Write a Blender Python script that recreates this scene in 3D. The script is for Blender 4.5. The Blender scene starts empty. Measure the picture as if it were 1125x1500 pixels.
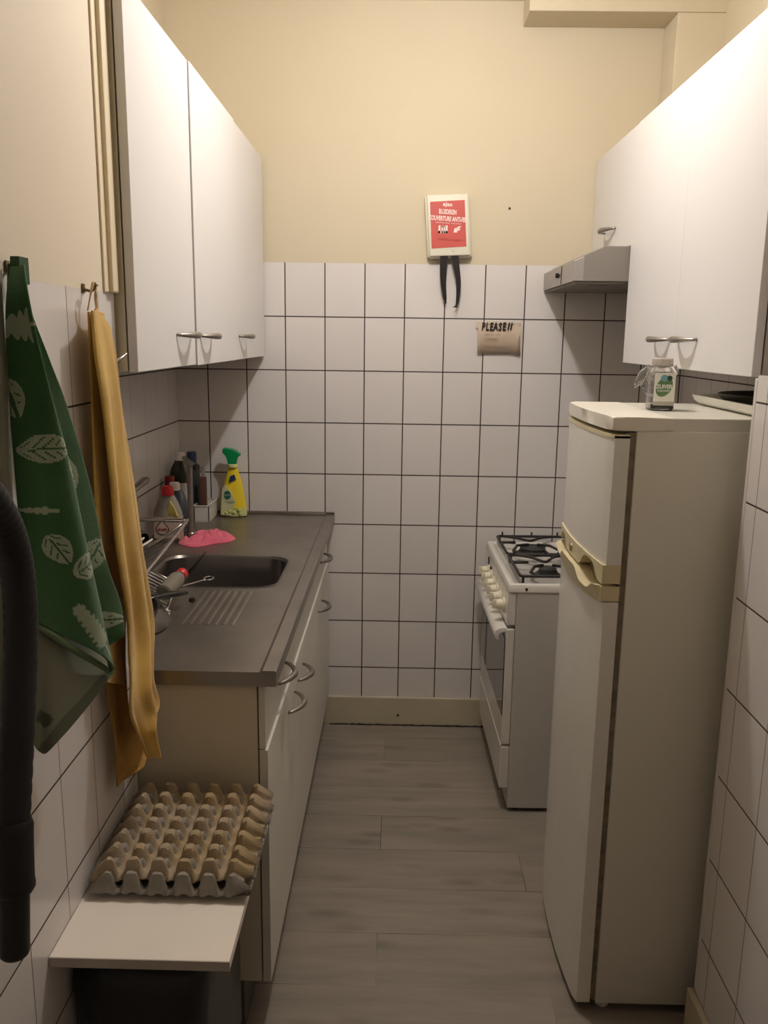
import bpy, bmesh, math, random
from mathutils import Vector, Matrix, noise
random.seed(7)
C = bpy.context.scene.collection
SC = bpy.context.scene
PI = math.pi

# ------------------------------------------------------------------ materials
MATS = {}
def mat(name, col, rough=.5, metal=0, bump=0, bscale=200, var=0, vscale=8, trans=0, spec=.5, alpha=1, coat=0, ior=1.45, sheen=0, col2=None):
    if name in MATS: return MATS[name]
    m = bpy.data.materials.new(name); m.use_nodes = True
    nt = m.node_tree; b = nt.nodes['Principled BSDF']
    b.inputs['Base Color'].default_value = (*col, 1)
    b.inputs['Roughness'].default_value = rough
    b.inputs['Metallic'].default_value = metal
    b.inputs['Specular IOR Level'].default_value = spec
    b.inputs['Transmission Weight'].default_value = trans
    b.inputs['IOR'].default_value = ior
    b.inputs['Coat Weight'].default_value = coat
    b.inputs['Sheen Weight'].default_value = sheen
    b.inputs['Alpha'].default_value = alpha
    if bump or var:
        tc = nt.nodes.new('ShaderNodeTexCoord')
    if var:
        n = nt.nodes.new('ShaderNodeTexNoise'); n.inputs['Scale'].default_value = vscale; n.inputs['Detail'].default_value = 6
        mx = nt.nodes.new('ShaderNodeMix'); mx.data_type = 'RGBA'
        c2 = col2 if col2 else tuple(c * (1 - var) for c in col)
        mx.inputs[6].default_value = (*col, 1); mx.inputs[7].default_value = (*c2, 1)
        r = nt.nodes.new('ShaderNodeMapRange'); r.inputs[1].default_value = .4; r.inputs[2].default_value = .68
        nt.links.new(tc.outputs['Object'], n.inputs['Vector']); nt.links.new(n.outputs[0], r.inputs[0])
        nt.links.new(r.outputs[0], mx.inputs[0]); nt.links.new(mx.outputs[2], b.inputs['Base Color'])
    if bump:
        n = nt.nodes.new('ShaderNodeTexNoise'); n.inputs['Scale'].default_value = bscale; n.inputs['Detail'].default_value = 4
        bp = nt.nodes.new('ShaderNodeBump'); bp.inputs['Strength'].default_value = bump; bp.inputs['Distance'].default_value = .002
        nt.links.new(tc.outputs['Object'], n.inputs['Vector']); nt.links.new(n.outputs[0], bp.inputs['Height'])
        nt.links.new(bp.outputs[0], b.inputs['Normal'])
    MATS[name] = m
    return m

class NT:
    """tiny node helper"""
    def __init__(s, m): s.t = m.node_tree
    def n(s, typ, **k):
        n = s.t.nodes.new(typ)
        for a, v in k.items(): setattr(n, a, v)
        return n
    def math(s, op, a, b=None, c=None):
        n = s.n('ShaderNodeMath', operation=op)
        for i, x in enumerate((a, b, c)):
            if x is None: continue
            if isinstance(x, (int, float)): n.inputs[i].default_value = x
            else: s.t.links.new(x, n.inputs[i])
        return n.outputs[0]
    def mix(s, f, a, b):
        n = s.n('ShaderNodeMix', data_type='RGBA')
        for i, x in ((0, f), (6, a), (7, b)):
            if isinstance(x, (int, float)): n.inputs[i].default_value = x
            elif isinstance(x, tuple): n.inputs[i].default_value = (*x, 1)
            else: s.t.links.new(x, n.inputs[i])
        return n.outputs[2]

TILE = (.71, .675, .66)
def tile_material(name, axis, u0, z1, top, paint, grout=(.035, .022, .015), vgrout=None, gw=.0031, vgw=None):
    """ceramic tiles 0.15 x 0.2 m below height `top`, painted plaster above"""
    m = bpy.data.materials.new(name); m.use_nodes = True
    h = NT(m); b = m.node_tree.nodes['Principled BSDF']; L = m.node_tree.links
    geo = h.n('ShaderNodeNewGeometry'); sep = h.n('ShaderNodeSeparateXYZ'); L.new(geo.outputs['Position'], sep.inputs[0])
    u = sep.outputs[0 if axis == 'x' else 1]; z = sep.outputs[2]
    uu = h.math('DIVIDE', h.math('SUBTRACT', u, u0), .15)
    zz = h.math('DIVIDE', h.math('SUBTRACT', z, z1), .2)
    fu = h.math('ABSOLUTE', h.math('SUBTRACT', h.math('FRACT', h.math('ADD', uu, .5)), .5))
    fz = h.math('ABSOLUTE', h.math('SUBTRACT', h.math('FRACT', h.math('ADD', zz, .5)), .5))
    vgw = vgw or gw
    def line(f, size, w):
        r = h.n('ShaderNodeMapRange'); L.new(f, r.inputs[0])
        r.inputs[1].default_value = w * .5 / size; r.inputs[2].default_value = (w * .5 + .0012) / size
        r.inputs[3].default_value = 1; r.inputs[4].default_value = 0
        return r.outputs[0]
    # suppress the horizontal line that would fall in the shortened top row
    gv = line(fu, .15, vgw); gh = line(fz, .2, gw)
    below = h.math('LESS_THAN', z, z1 + .05)
    gh = h.math('MULTIPLY', gh, below)
    comb = h.n('ShaderNodeCombineXYZ'); L.new(h.math('FLOOR', uu), comb.inputs[0]); L.new(h.math('FLOOR', zz), comb.inputs[1])
    wn = h.n('ShaderNodeTexWhiteNoise', noise_dimensions='2D'); L.new(comb.outputs[0], wn.inputs[0])
    ns = h.n('ShaderNodeTexNoise'); ns.inputs['Scale'].default_value = 9; ns.inputs['Detail'].default_value = 5
    L.new(geo.outputs['Position'], ns.inputs['Vector'])
    k = h.math('ADD', h.math('MULTIPLY', wn.outputs[0], .45), h.math('MULTIPLY', ns.outputs[0], .55))
    tcol = h.mix(k, tuple(c * .93 for c in TILE), tuple(min(1, c * 1.05) for c in TILE))
    c = h.mix(gv, tcol, vgrout or grout)
    c = h.mix(gh, c, grout)
    g = h.math('MAXIMUM', gv, gh)
    up = h.math('GREATER_THAN', z, top)
    np_ = h.n('ShaderNodeTexNoise'); np_.inputs['Scale'].default_value = 3; np_.inputs['Detail'].default_value = 5
    L.new(geo.outputs['Position'], np_.inputs['Vector'])
    pc = h.mix(np_.outputs[0], tuple(x * .96 for x in paint), tuple(min(1, x * 1.03) for x in paint))
    c = h.mix(up, c, pc)
    L.new(c, b.inputs['Base Color'])
    # gloss: tiles shiny, grout and plaster matt
    rough = h.math('MAXIMUM', h.math('MULTIPLY', g, .9), h.math('MULTIPLY', up, .75))
    rough = h.math('MAXIMUM', rough, .17)
    L.new(rough, b.inputs['Roughness'])
    hb = h.math('SUBTRACT', h.math('MULTIPLY', ns.outputs[0], .25), h.math('MULTIPLY', g, h.math('SUBTRACT', 1, up)))
    fine = h.n('ShaderNodeTexNoise'); fine.inputs['Scale'].default_value = 120; L.new(geo.outputs['Position'], fine.inputs['Vector'])
    hb = h.math('ADD', hb, h.math('MULTIPLY', h.math('MULTIPLY', fine.outputs[0], up), .4))
    bp = h.n('ShaderNodeBump'); bp.inputs['Strength'].default_value = .35; bp.inputs['Distance'].default_value = .0015
    L.new(hb, bp.inputs['Height']); L.new(bp.outputs[0], b.inputs['Normal'])
    return m

def floor_material():
    m = bpy.data.materials.new('laminate'); m.use_nodes = True
    h = NT(m); b = m.node_tree.nodes['Principled BSDF']; L = m.node_tree.links
    geo = h.n('ShaderNodeNewGeometry'); sep = h.n('ShaderNodeSeparateXYZ'); L.new(geo.outputs['Position'], sep.inputs[0])
    x, y = sep.outputs[0], sep.outputs[1]
    v = h.math('DIVIDE', h.math('ADD', y, .697), .1905)
    row = h.math('FLOOR', v)
    wr = h.n('ShaderNodeTexWhiteNoise', noise_dimensions='1D'); L.new(row, wr.inputs['W'])
    u = h.math('DIVIDE', h.math('ADD', h.math('SUBTRACT', x, .70), h.math('MULTIPLY', h.math('MODULO', h.math('ADD', row, 40), 3.0), .43)), 1.29)
    col_i = h.math('FLOOR', u)
    cv = h.n('ShaderNodeCombineXYZ'); L.new(row, cv.inputs[0]); L.new(col_i, cv.inputs[1])
    wn = h.n('ShaderNodeTexWhiteNoise', noise_dimensions='2D'); L.new(cv.outputs[0], wn.inputs[0])
    # grain stretched along x, offset per plank
    off = h.math('MULTIPLY', wn.outputs[0], 17)
    gx = h.math('ADD', h.math('MULTIPLY', x, 1.6), off); gy = h.math('ADD', h.math('MULTIPLY', y, 11), off)
    gc = h.n('ShaderNodeCombineXYZ'); L.new(gx, gc.inputs[0]); L.new(gy, gc.inputs[1])
    n1 = h.n('ShaderNodeTexNoise'); n1.inputs['Scale'].default_value = 1.3; n1.inputs['Detail'].default_value = 8; n1.inputs['Roughness'].default_value = .6
    L.new(gc.outputs[0], n1.inputs['Vector'])
    gc2 = h.n('ShaderNodeCombineXYZ'); L.new(h.math('MULTIPLY', gx, 2.2), gc2.inputs[0]); L.new(h.math('MULTIPLY', gy, 7), gc2.inputs[1])
    n2 = h.n('ShaderNodeTexNoise'); n2.inputs['Scale'].default_value = 2; n2.inputs['Detail'].default_value = 5
    L.new(gc2.outputs[0], n2.inputs['Vector'])
    # knots: soft dark elongated smudges
    gk = h.n('ShaderNodeCombineXYZ'); L.new(h.math('MULTIPLY', gx, 1.5), gk.inputs[0]); L.new(h.math('MULTIPLY', gy, .75), gk.inputs[1])
    vo = h.n('ShaderNodeTexVoronoi'); vo.inputs['Scale'].default_value = 1.5; L.new(gk.outputs[0], vo.inputs['Vector'])
    kr = h.n('ShaderNodeMapRange'); kr.inputs[1].default_value = .0; kr.inputs[2].default_value = .3; kr.inputs[3].default_value = 1; kr.inputs[4].default_value = 0
    L.new(vo.outputs[0], kr.inputs[0])
    base = h.mix(wn.outputs[0], (.238, .20, .163), (.285, .24, .198))
    r1 = h.n('ShaderNodeMapRange'); r1.inputs[1].default_value = .38; r1.inputs[2].default_value = .68; L.new(n1.outputs[0], r1.inputs[0])
    c = h.mix(h.math('MULTIPLY', r1.outputs[0], .85), base, (.150, .135, .115))
    c = h.mix(h.math('MULTIPLY', n2.outputs[0], .35), c, (.30, .258, .215))
    c = h.mix(h.math('MULTIPLY', kr.outputs[0], .6), c, (.085, .064, .05))
    fv = h.math('ABSOLUTE', h.math('SUBTRACT', h.math('FRACT', h.math('ADD', v, .5)), .5))
    fu = h.math('ABSOLUTE', h.math('SUBTRACT', h.math('FRACT', h.math('ADD', u, .5)), .5))
    ln = h.math('MAXIMUM', h.math('LESS_THAN', fv, .0012 / .19), h.math('LESS_THAN', fu, .0012 / 1.29))
    n3 = h.n('ShaderNodeTexNoise'); n3.inputs['Scale'].default_value = 3.2; L.new(geo.outputs['Position'], n3.inputs['Vector'])
    ls = h.n('ShaderNodeMapRange'); ls.inputs[1].default_value = .42; ls.inputs[2].default_value = .6; L.new(n3.outputs[0], ls.inputs[0])
    c = h.mix(h.math('MULTIPLY', ln, h.math('ADD', h.math('MULTIPLY', ls.outputs[0], .85), .05)), c, (.03, .022, .018))
    L.new(c, b.inputs['Base Color'])
    b.inputs['Roughness'].default_value = .42
    bp = h.n('ShaderNodeBump'); bp.inputs['Strength'].default_value = .15; bp.inputs['Distance'].default_value = .001
    L.new(n2.outputs[0], bp.inputs['Height']); L.new(bp.outputs[0], b.inputs['Normal'])
    return m

YEL = (.60, .528, .388)
M = dict(
    paint_cream=mat('cream_plaster', YEL, .8, bump=.2, bscale=120, var=.04),
    base=mat('cream_gloss_paint', (.52, .46, .34), .45, bump=.1, bscale=60, var=.08),
    ceiling=mat('ceiling_paint', (.82, .76, .64), .85, bump=.2, bscale=90),
    white=mat('white_laminate', (.68, .665, .66), .38, bump=.03, bscale=30),
    white_edge=mat('white_laminate_edge', (.62, .58, .50), .5),
    cream_panel=mat('cream_side_panel', (.66, .60, .47), .5, var=.06, vscale=5),
    panel_r=mat('greyish_carcass', (.55, .51, .44), .5),
    steel=mat('worktop_steel', (.33, .30, .27), .36, .9, bump=.12, bscale=600, var=.18, vscale=7),
    steel_dark=mat('basin_steel', (.22, .20, .185), .34, .9, bump=.06, bscale=300, var=.2, vscale=10),
    chrome=mat('chrome', (.72, .70, .67), .16, 1),
    satin=mat('satin_nickel', (.33, .305, .28), .35, .9),
    fridge=mat('fridge_enamel', (.70, .68, .60), .32, bump=.03, bscale=250, coat=.2),
    fridge_door=mat('fridge_door_enamel', (.76, .74, .68), .3, coat=.3, var=.05, vscale=6),
    fridge_cream=mat('yellowed_plastic', (.66, .58, .37), .4, var=.08, vscale=10),
    gasket=mat('grimy_gasket', (.23, .19, .13), .8, var=.4, vscale=40),
    black=mat('black_void', (.012, .011, .01), .8),
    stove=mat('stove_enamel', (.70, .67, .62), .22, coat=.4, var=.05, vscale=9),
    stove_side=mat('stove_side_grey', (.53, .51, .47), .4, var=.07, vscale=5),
    stove_cream=mat('cream_knob_plastic', (.72, .67, .52), .35),
    oven_glass=mat('oven_glass', (.035, .04, .035), .07, spec=.9),
    iron=mat('cast_iron', (.018, .016, .015), .5, bump=.2, bscale=300),
    hood=mat('hood_grey_paint', (.235, .21, .185), .42, .25, bump=.03),
    hood_panel=mat('hood_panel_silver', (.33, .305, .285), .38, .3),
    hood_dark=mat('hood_underside', (.21, .185, .15), .55, .2),
    shelf=mat('shelf_white', (.80, .74, .66), .5, var=.03),
    shelf_edge=mat('shelf_edge_grey', (.42, .37, .32), .6),
    pulp=mat('egg_pulp', (.36, .285, .20), .95, bump=.7, bscale=350, var=.22, vscale=10, col2=(.34, .25, .13)),
    pulp_low=mat('egg_pulp_grey', (.29, .26, .22), .95, bump=.7, bscale=350, var=.2, vscale=30),
    rubber=mat('black_plastic_hose', (.006, .006, .0065), .5),
    binbag=mat('bin_bag_black', (.009, .009, .0095), .38),
    binm=mat('bin_plastic', (.008, .008, .0085), .6),
    strap=mat('black_webbing', (.02, .016, .016), .85),
    box_white=mat('blanket_case', (.70, .67, .55), .45),
    red=mat('label_red', (.52, .085, .07), .45),
    white_ink=mat('white_ink', (.85, .70, .66), .6),
    kraft=mat('kraft_paper', (.50, .40, .31), .85, var=.08, vscale=20),
    tape=mat('tape', (.62, .55, .44), .3),
    ink=mat('black_marker', (.015, .01, .008), .6),
    ink_brown=mat('faint_pen', (.30, .20, .14), .8),
    green=mat('green_trigger', (.0, .23, .07), .35),
    yellow=mat('yellow_bottle', (.78, .60, .03), .3, coat=.2),
    lime=mat('clear_yellow_liquid', (.62, .62, .28), .25),
    navy=mat('navy_label', (.02, .035, .09), .45),
    dgreen=mat('green_oval', (.02, .13, .09), .5),
    pink=mat('pink_microfibre', (.72, .13, .20), .95, bump=.8, bscale=250, sheen=.3, var=.1, vscale=25),
    dark_bottle=mat('dark_green_bottle', (.025, .03, .015), .15, spec=.6),
    blue_cap=mat('blue_plastic', (.04, .06, .13), .4),
    wcap=mat('white_cap', (.72, .69, .63), .4),
    redcap=mat('red_cap', (.62, .03, .035), .35),
    clear=mat('clear_plastic', (.85, .80, .72), .12, trans=.85, ior=1.2),
    soap=mat('soap_bottle', (.46, .35, .26), .3, coat=.2),
    soap_label=mat('soap_label', (.55, .44, .35), .5, var=.06, vscale=30),
    soap_yellow=mat('soap_yellow', (.50, .43, .12), .3),
    brown_brush=mat('brown_bristle', (.10, .045, .03), .8),
    dglass=mat('dark_blue_bottle', (.05, .06, .07), .15, spec=.6),
    caddy=mat('white_caddy', (.70, .66, .60), .45),
    pan=mat('black_pan', (.015, .013, .012), .3),
    plate=mat('white_china', (.75, .71, .60), .2, coat=.3),
    jar_glass=mat('jar_glass', (.95, .93, .90), .03, trans=1, ior=1.45),
    jar_label=mat('jar_label', (.78, .78, .70), .5),
    jar_green=mat('jar_label_green', (.12, .22, .10), .5),
    jar_blue=mat('jar_label_blue', (.16, .36, .42), .5),
    jar_dark=mat('coffee_granules', (.04, .018, .012), .6),
    wrap=mat('clear_wrap', (.97, .96, .93), .08, trans=.92, ior=1.2),
    tray_w=mat('white_enamel_tray', (.72, .70, .64), .3),
    hookm=mat('brass_hook', (.20, .14, .07), .4, .8),
    screw=mat('screw_dark', (.06, .045, .03), .5, .5),
    yt=mat('mustard_terry', (.60, .385, .085), .95, bump=.5, bscale=450, sheen=.25, var=.5, vscale=9, col2=(.44, .25, .05)),
)

# ------------------------------------------------------------------ mesh helpers
def box(bm, x0, x1, y0, y1, z0, z1, bev=0, seg=2, mi=0):
    vs = [bm.verts.new((x, y, z)) for x in (x0, x1) for y in (y0, y1) for z in (z0, z1)]
    F = [(0,1,3,2),(4,6,7,5),(0,4,5,1),(2,3,7,6),(0,2,6,4),(1,5,7,3)]
    fs = [bm.faces.new([vs[i] for i in f]) for f in F]
    for f in fs: f.material_index = mi
    if bev:
        es = list({e for f in fs for e in f.edges})
        r = bmesh.ops.bevel(bm, geom=es, offset=bev, segments=seg, affect='EDGES', profile=.5)
        for f in r['faces']: f.material_index = mi
    return bm
def prism(bm, pts, axis, a0, a1, bev=0, seg=2, mi=0):
    """polygon pts (2D) extruded along axis between a0 and a1"""
    def P(p, a):
        if axis == 'x': return (a, p[0], p[1])
        if axis == 'y': return (p[0], a, p[1])
        return (p[0], p[1], a)
    lo = [bm.verts.new(P(p, a0)) for p in pts]; hi = [bm.verts.new(P(p, a1)) for p in pts]
    fs = [bm.faces.new(lo), bm.faces.new(list(reversed(hi)))]
    n = len(pts)
    for i in range(n): fs.append(bm.faces.new([lo[(i+1) % n], lo[i], hi[i], hi[(i+1) % n]]))
    for f in fs: f.material_index = mi
    if bev:
        es = list({e for f in fs[:2] for e in f.edges})
        bmesh.ops.bevel(bm, geom=es, offset=bev, segments=seg, affect='EDGES', profile=.5)
    bmesh.ops.recalc_face_normals(bm, faces=bm.faces)
    return bm
def lathe(bm, prof, c=(0,0,0), n=28, sx=1, sy=1, axis='z', mi=0, cap=True):
    """profile [(r, h)] turned about the axis through c"""
    rings = []
    for r, h in prof:
        ring = []
        for i in range(n):
            a = 2*PI*i/n; u, v = r*math.cos(a)*sx, r*math.sin(a)*sy
            p = {'z': (u, v, h), 'x': (h, u, v), 'y': (u, h, v)}[axis]
            ring.append(bm.verts.new((c[0]+p[0], c[1]+p[1], c[2]+p[2])))
        rings.append(ring)
    fs = []
    for a, b in zip(rings, rings[1:]):
        for i in range(n): fs.append(bm.faces.new([a[i], a[(i+1) % n], b[(i+1) % n], b[i]]))
    if cap:
        if prof[0][0] > 1e-5: fs.append(bm.faces.new(list(reversed(rings[0]))))
        if prof[-1][0] > 1e-5: fs.append(bm.faces.new(rings[-1]))
    for f in fs: f.material_index = mi
    bmesh.ops.recalc_face_normals(bm, faces=fs)
    return bm
def spline(pts, k=8):
    P = [Vector(p) for p in pts]; out = []
    for i in range(len(P)-1):
        p0 = P[max(i-1, 0)]; p1 = P[i]; p2 = P[i+1]; p3 = P[min(i+2, len(P)-1)]
        for j in range(k):
            t = j/k
            out.append(.5*((2*p1)+(-p0+p2)*t+(2*p0-5*p1+4*p2-p3)*t*t+(-p0+3*p1-3*p2+p3)*t**3))
    out.append(P[-1]); return out
def tube(bm, pts, r, n=10, flat=1, up=(0,0,1), mi=0, closed=False):
    """sweep a circle (or an ellipse: flat < 1 squeezes it along `up`) along pts; r may be a list"""
    P = [Vector(p) for p in pts]; N = len(P); rings = []
    R = r if isinstance(r, (list, tuple)) else [r]*N
    prev = None
    for i, p in enumerate(P):
        if closed: d = P[(i+1) % N]-P[i-1]
        else: d = P[min(i+1, N-1)]-P[max(i-1, 0)]
        d.normalize()
        ref = Vector(up) if prev is None or flat != 1 else prev
        s = d.cross(ref)
        if s.length < 1e-4: s = d.cross(Vector((1, .1, .2)))
        s.normalize(); u = s.cross(d).normalized(); prev = u
        rings.append([bm.verts.new(p + s*math.cos(a)*R[i] + u*math.sin(a)*R[i]*flat) for a in [2*PI*j/n for j in range(n)]])
    fs = []
    pairs = list(zip(rings, rings[1:])) + ([(rings[-1], rings[0])] if closed else [])
    for a, b in pairs:
        for j in range(n): fs.append(bm.faces.new([a[j], a[(j+1) % n], b[(j+1) % n], b[j]]))
    if not closed:
        fs.append(bm.faces.new(list(reversed(rings[0])))); fs.append(bm.faces.new(rings[-1]))
    for f in fs: f.material_index = mi
    bmesh.ops.recalc_face_normals(bm, faces=fs)
    return bm
def BM(): return bmesh.new()
def world_loc(o):
    v = Vector((0, 0, 0))
    while o: v += Vector(o.location); o = o.parent
    return v
def obj(name, bm, m, parent=None, smooth=False, loc=None, local=False):
    """one mesh object; vertices are given in room coordinates unless local"""
    me = bpy.data.meshes.new(name)
    base = world_loc(parent) if parent and not local else Vector((0, 0, 0))
    if loc is not None and not parent: base = Vector(loc)
    if base.length: bmesh.ops.translate(bm, verts=bm.verts, vec=-base)
    bm.to_mesh(me); bm.free()
    for x in (m if isinstance(m, (list, tuple)) else [m]): me.materials.append(x)
    o = bpy.data.objects.new(name, me); C.objects.link(o)
    if parent: o.parent = parent
    elif loc is not None: o.location = loc
    if smooth:
        for p in me.polygons: p.use_smooth = True
        if smooth != 'all':
            try:
                me.set_sharp_from_angle(angle=math.radians(38))
            except Exception: pass
    return o
def tag(o, label, cat, group=None, kind=None):
    o['label'] = label
    if cat: o['category'] = cat
    if group: o['group'] = group
    if kind: o['kind'] = kind
    return o
def thing(name, label, cat, loc=(0,0,0), rz=0, group=None):
    o = bpy.data.objects.new(name, None); o.empty_display_size = .05; C.objects.link(o)
    o.location = loc; o.rotation_euler = (0, 0, rz)
    return tag(o, label, cat, group)
def struct(name, bm, m, label=None, parent=None, smooth=False):
    o = obj(name, bm, m, parent, smooth)
    if not parent: o['kind'] = 'structure'
    if label: o['label'] = label
    return o
def text(name, s, size, m, parent, loc, rot=(PI/2, 0, 0), ext=.0003, sx=1, bold=0, shear=0, align='CENTER', label=None):
    cu = bpy.data.curves.new(name, 'FONT'); cu.body = s; cu.size = size; cu.extrude = ext; cu.offset = bold; cu.shear = shear
    cu.align_x = align; cu.align_y = 'CENTER'; cu.resolution_u = 3
    t = bpy.data.objects.new('tmp', cu); C.objects.link(t)
    dg = bpy.context.evaluated_depsgraph_get()
    me = bpy.data.meshes.new_from_object(t.evaluated_get(dg))
    bpy.data.objects.remove(t); bpy.data.curves.remove(cu)
    me.materials.clear(); me.materials.append(m)
    o = bpy.data.objects.new(name, me); C.objects.link(o)
    o.parent = parent; o.location = Vector(loc) - world_loc(parent); o.rotation_euler = rot; o.scale = (sx, 1, 1)
    return o

# ------------------------------------------------------------------ room shell
XL, XR = .184, 1.435           # passage walls
YN = -1.605                    # where the passage opens into the kitchen niche
H = 2.733
REAR = -4.3
mt_back = tile_material('tiles_back', 'x', 0, 1.646, 1.8425, YEL)
mt_il = tile_material('tiles_inner_left', 'y', -.134, 1.646, 1.8425, YEL, vgrout=(.20, .16, .13), vgw=.001)
mt_ir = tile_material('tiles_inner_right', 'y', -.172, 1.646, 1.8425, YEL, vgrout=(.14, .11, .09), vgw=.0012)
mt_l = tile_material('tiles_passage_left', 'y', -1.6986, 1.453, 1.6495, (.70, .62, .50), vgrout=(.17, .13, .10), vgw=.0014, gw=.0026)
mt_r = tile_material('tiles_passage_right', 'y', -1.640, 1.459, 1.656, (.70, .62, .50), vgrout=(.17, .13, .10), vgw=.0014, gw=.0026)
struct('floor', box(BM(), -.3, 2.0, REAR-.1, .1, -.06, 0), floor_material(), 'grey brown wood laminate floor of boards laid across the kitchen')
struct('ceiling', box(BM(), -.3, 2.0, REAR-.1, .1, H, H+.06), M['ceiling'])
struct('wall_back', box(BM(), -.3, 2.0, 0, .1, 0, H), mt_back, 'back wall, white tiles below and cream plaster above')
struct('wall_inner_left', box(BM(), -.25, -.119, YN, 0, 0, H), mt_il)
struct('wall_inner_right', box(BM(), 1.805, 1.95, YN, 0, 0, H), mt_ir)
struct('wall_left', box(BM(), -.25, XL, REAR, YN-.006, 0, H), mt_l, 'left passage wall, white tiles below and cream plaster above')
b = BM(); prism(b, [(XR, 0), (XR, 1.511), (XR+.026, 1.511), (XR+.026, H), (1.95, H), (1.95, 0)], 'y', REAR, -1.59)
struct('wall_right', b, mt_r, 'right passage wall with tall white tiles')
struct('wall_rear', box(BM(), -.25, 1.95, REAR-.1, REAR, 0, H), mat('rear_wall_paint', (.72, .68, .62), .8))
# beam and corner column above the back tiles
struct('trim_1', box(BM(), 1.149, 1.81, -.155, 0, 2.65, H, .003), M['paint_cream'], 'boxed plaster beam under the ceiling')
struct('trim_2', box(BM(), 1.645, 1.81, -.152, 0, 2.215, 2.65, .003), M['paint_cream'], 'plastered pipe duct in the corner')
# architrave strips on the edge of the left passage wall, above its tiles
b = BM(); box(b, XL, XL+.004, -1.668, -1.607, 1.65, H, .001); box(b, XL, XL+.012, -1.645, -1.612, 1.65, H, .003)
struct('trim_3', b, mat('strip_paint', (.74, .64, .46), .5), 'painted wooden strip up the edge of the left wall')
# bead on the edge of the right passage wall
struct('trim_4', box(BM(), XR-.001, XR+.02, -1.592, -1.576, 0.12, 1.505, .003), mat('bead', (.66, .61, .57), .35), 'white corner bead at the end of the right wall')
bb = struct('baseboard_back', box(BM(), .44, 1.2, -.016, -.0005, 0, .121, .003), M['base'], 'cream painted baseboard under the back tiles')
b = BM(); lathe(b, [(.005, -.0165), (.005, -.0185), (.002, -.019)], (.752, 0, .045), 14, axis='y'); obj('screw', b, M['screw'], bb)
# dirt line where the floor meets the baseboard
b = BM()
n = 46
for i in range(n):
    x = .47 + i*.0145; box(b, x, x+.0155, -.0205-.003*random.random(), -.0162, 0.0002, .003+.003*random.random())
struct('trim_5', b, mat('grime', (.045, .035, .028), .9), 'dark dirty joint along the baseboard')
struct('baseboard_right', box(BM(), XR-.016, XR-.0005, REAR, -1.575, 0, .12, .003), M['base'], 'cream painted baseboard of the right passage wall')
tag(obj('nail', lathe(BM(), [(.004, 0), (.004, -.003), (.001, -.004)], (1.128, -.001, 2.043), 10, axis='y'), M['screw'], loc=(1.128, -.001, 2.043)),
    'tiny dark nail in the cream plaster right of the red fire blanket case', 'nail')

# ------------------------------------------------------------------ handles
def bow_handle(parent, x, y0, y1, z, out, m=None):
    """bow handle along y; x = door surface, out = direction (+1/-1) it sticks out"""
    L = y1-y0; pts = []; R = []
    for i in range(21):
        t = i/20; s = math.sin(PI*t)
        pts.append((x + out*(.001+.033*s**.75), y0+L*t, z)); R.append(.0034+.0046*s)
    b = BM(); tube(b, pts, R, 10, flat=1)
    # squashed flat, leaf-shaped grip
    for v in b.verts: v.co.z = z + (v.co.z-z)*1.05
    return obj('handle', b, m or M['satin'], parent, smooth='all')

# ------------------------------------------------------------------ wall cabinets
def wall_cabinet(name, label, xw, xf, y0, y1, z0, z1, doors, body_m):
    """xw wall side, xf door surface; doors = [(ya, yb, handle_y0, handle_y1, handle_z, extra)]"""
    s = 1 if xf > xw else -1
    t = thing(name, label, 'cabinet', ((xw+xf)/2, (y0+y1)/2, z0))
    b = BM(); xa, xb = sorted((xw+s*.001, xf-s*.021)); box(b, xa, xb, y0, y1, z0, z1, .001)
    obj('body', b, body_m, t)
    for ya, yb, h0, h1, hz, ex in doors:
        b = BM(); xa, xb = sorted((xf-s*.018, xf+s*ex)); box(b, xa, xb, ya, yb, z0-.002, z1+.001, .0015)
        d = obj('door', b, M['white'], t)
        bow_handle(d, xf+s*ex, h0, h1, hz, s)
    return t
wall_cabinet('wall_cabinet', 'white single door wall cabinet nearest on the left, beside the yellow towel', -.119, .222, -1.60, -1.117, 1.502, 2.205,
             [(-1.60, -1.119, -1.30, -1.165, 1.573, 0)], M['cream_panel'])
wall_cabinet('wall_cabinet', 'white double door wall cabinet above the sink, reaching to the back wall', -.119, .222, -1.115, -.012, 1.500, 2.205,
             [(-1.115, -.566, -1.085, -.95, 1.571, .004), (-.563, -.014, -.535, -.40, 1.571, 0)], M['cream_panel'])
wall_cabinet('wall_cabinet', 'white wide wall cabinet hanging over the refrigerator', 1.805, 1.435, -1.556, -.562, 1.508, 2.208,
             [(-1.556, -1.0605, -1.225, -1.085, 1.578, 0), (-1.0600, -.562, -1.02, -.885, 1.578, 0)], M['panel_r'])
wall_cabinet('wall_cabinet', 'short white wall cabinet above the cooker hood', 1.805, 1.437, -.558, -.003, 1.862, 2.208,
             [(-.558, -.004, -.35, -.20, 1.935, 0)], M['panel_r'])

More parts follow.
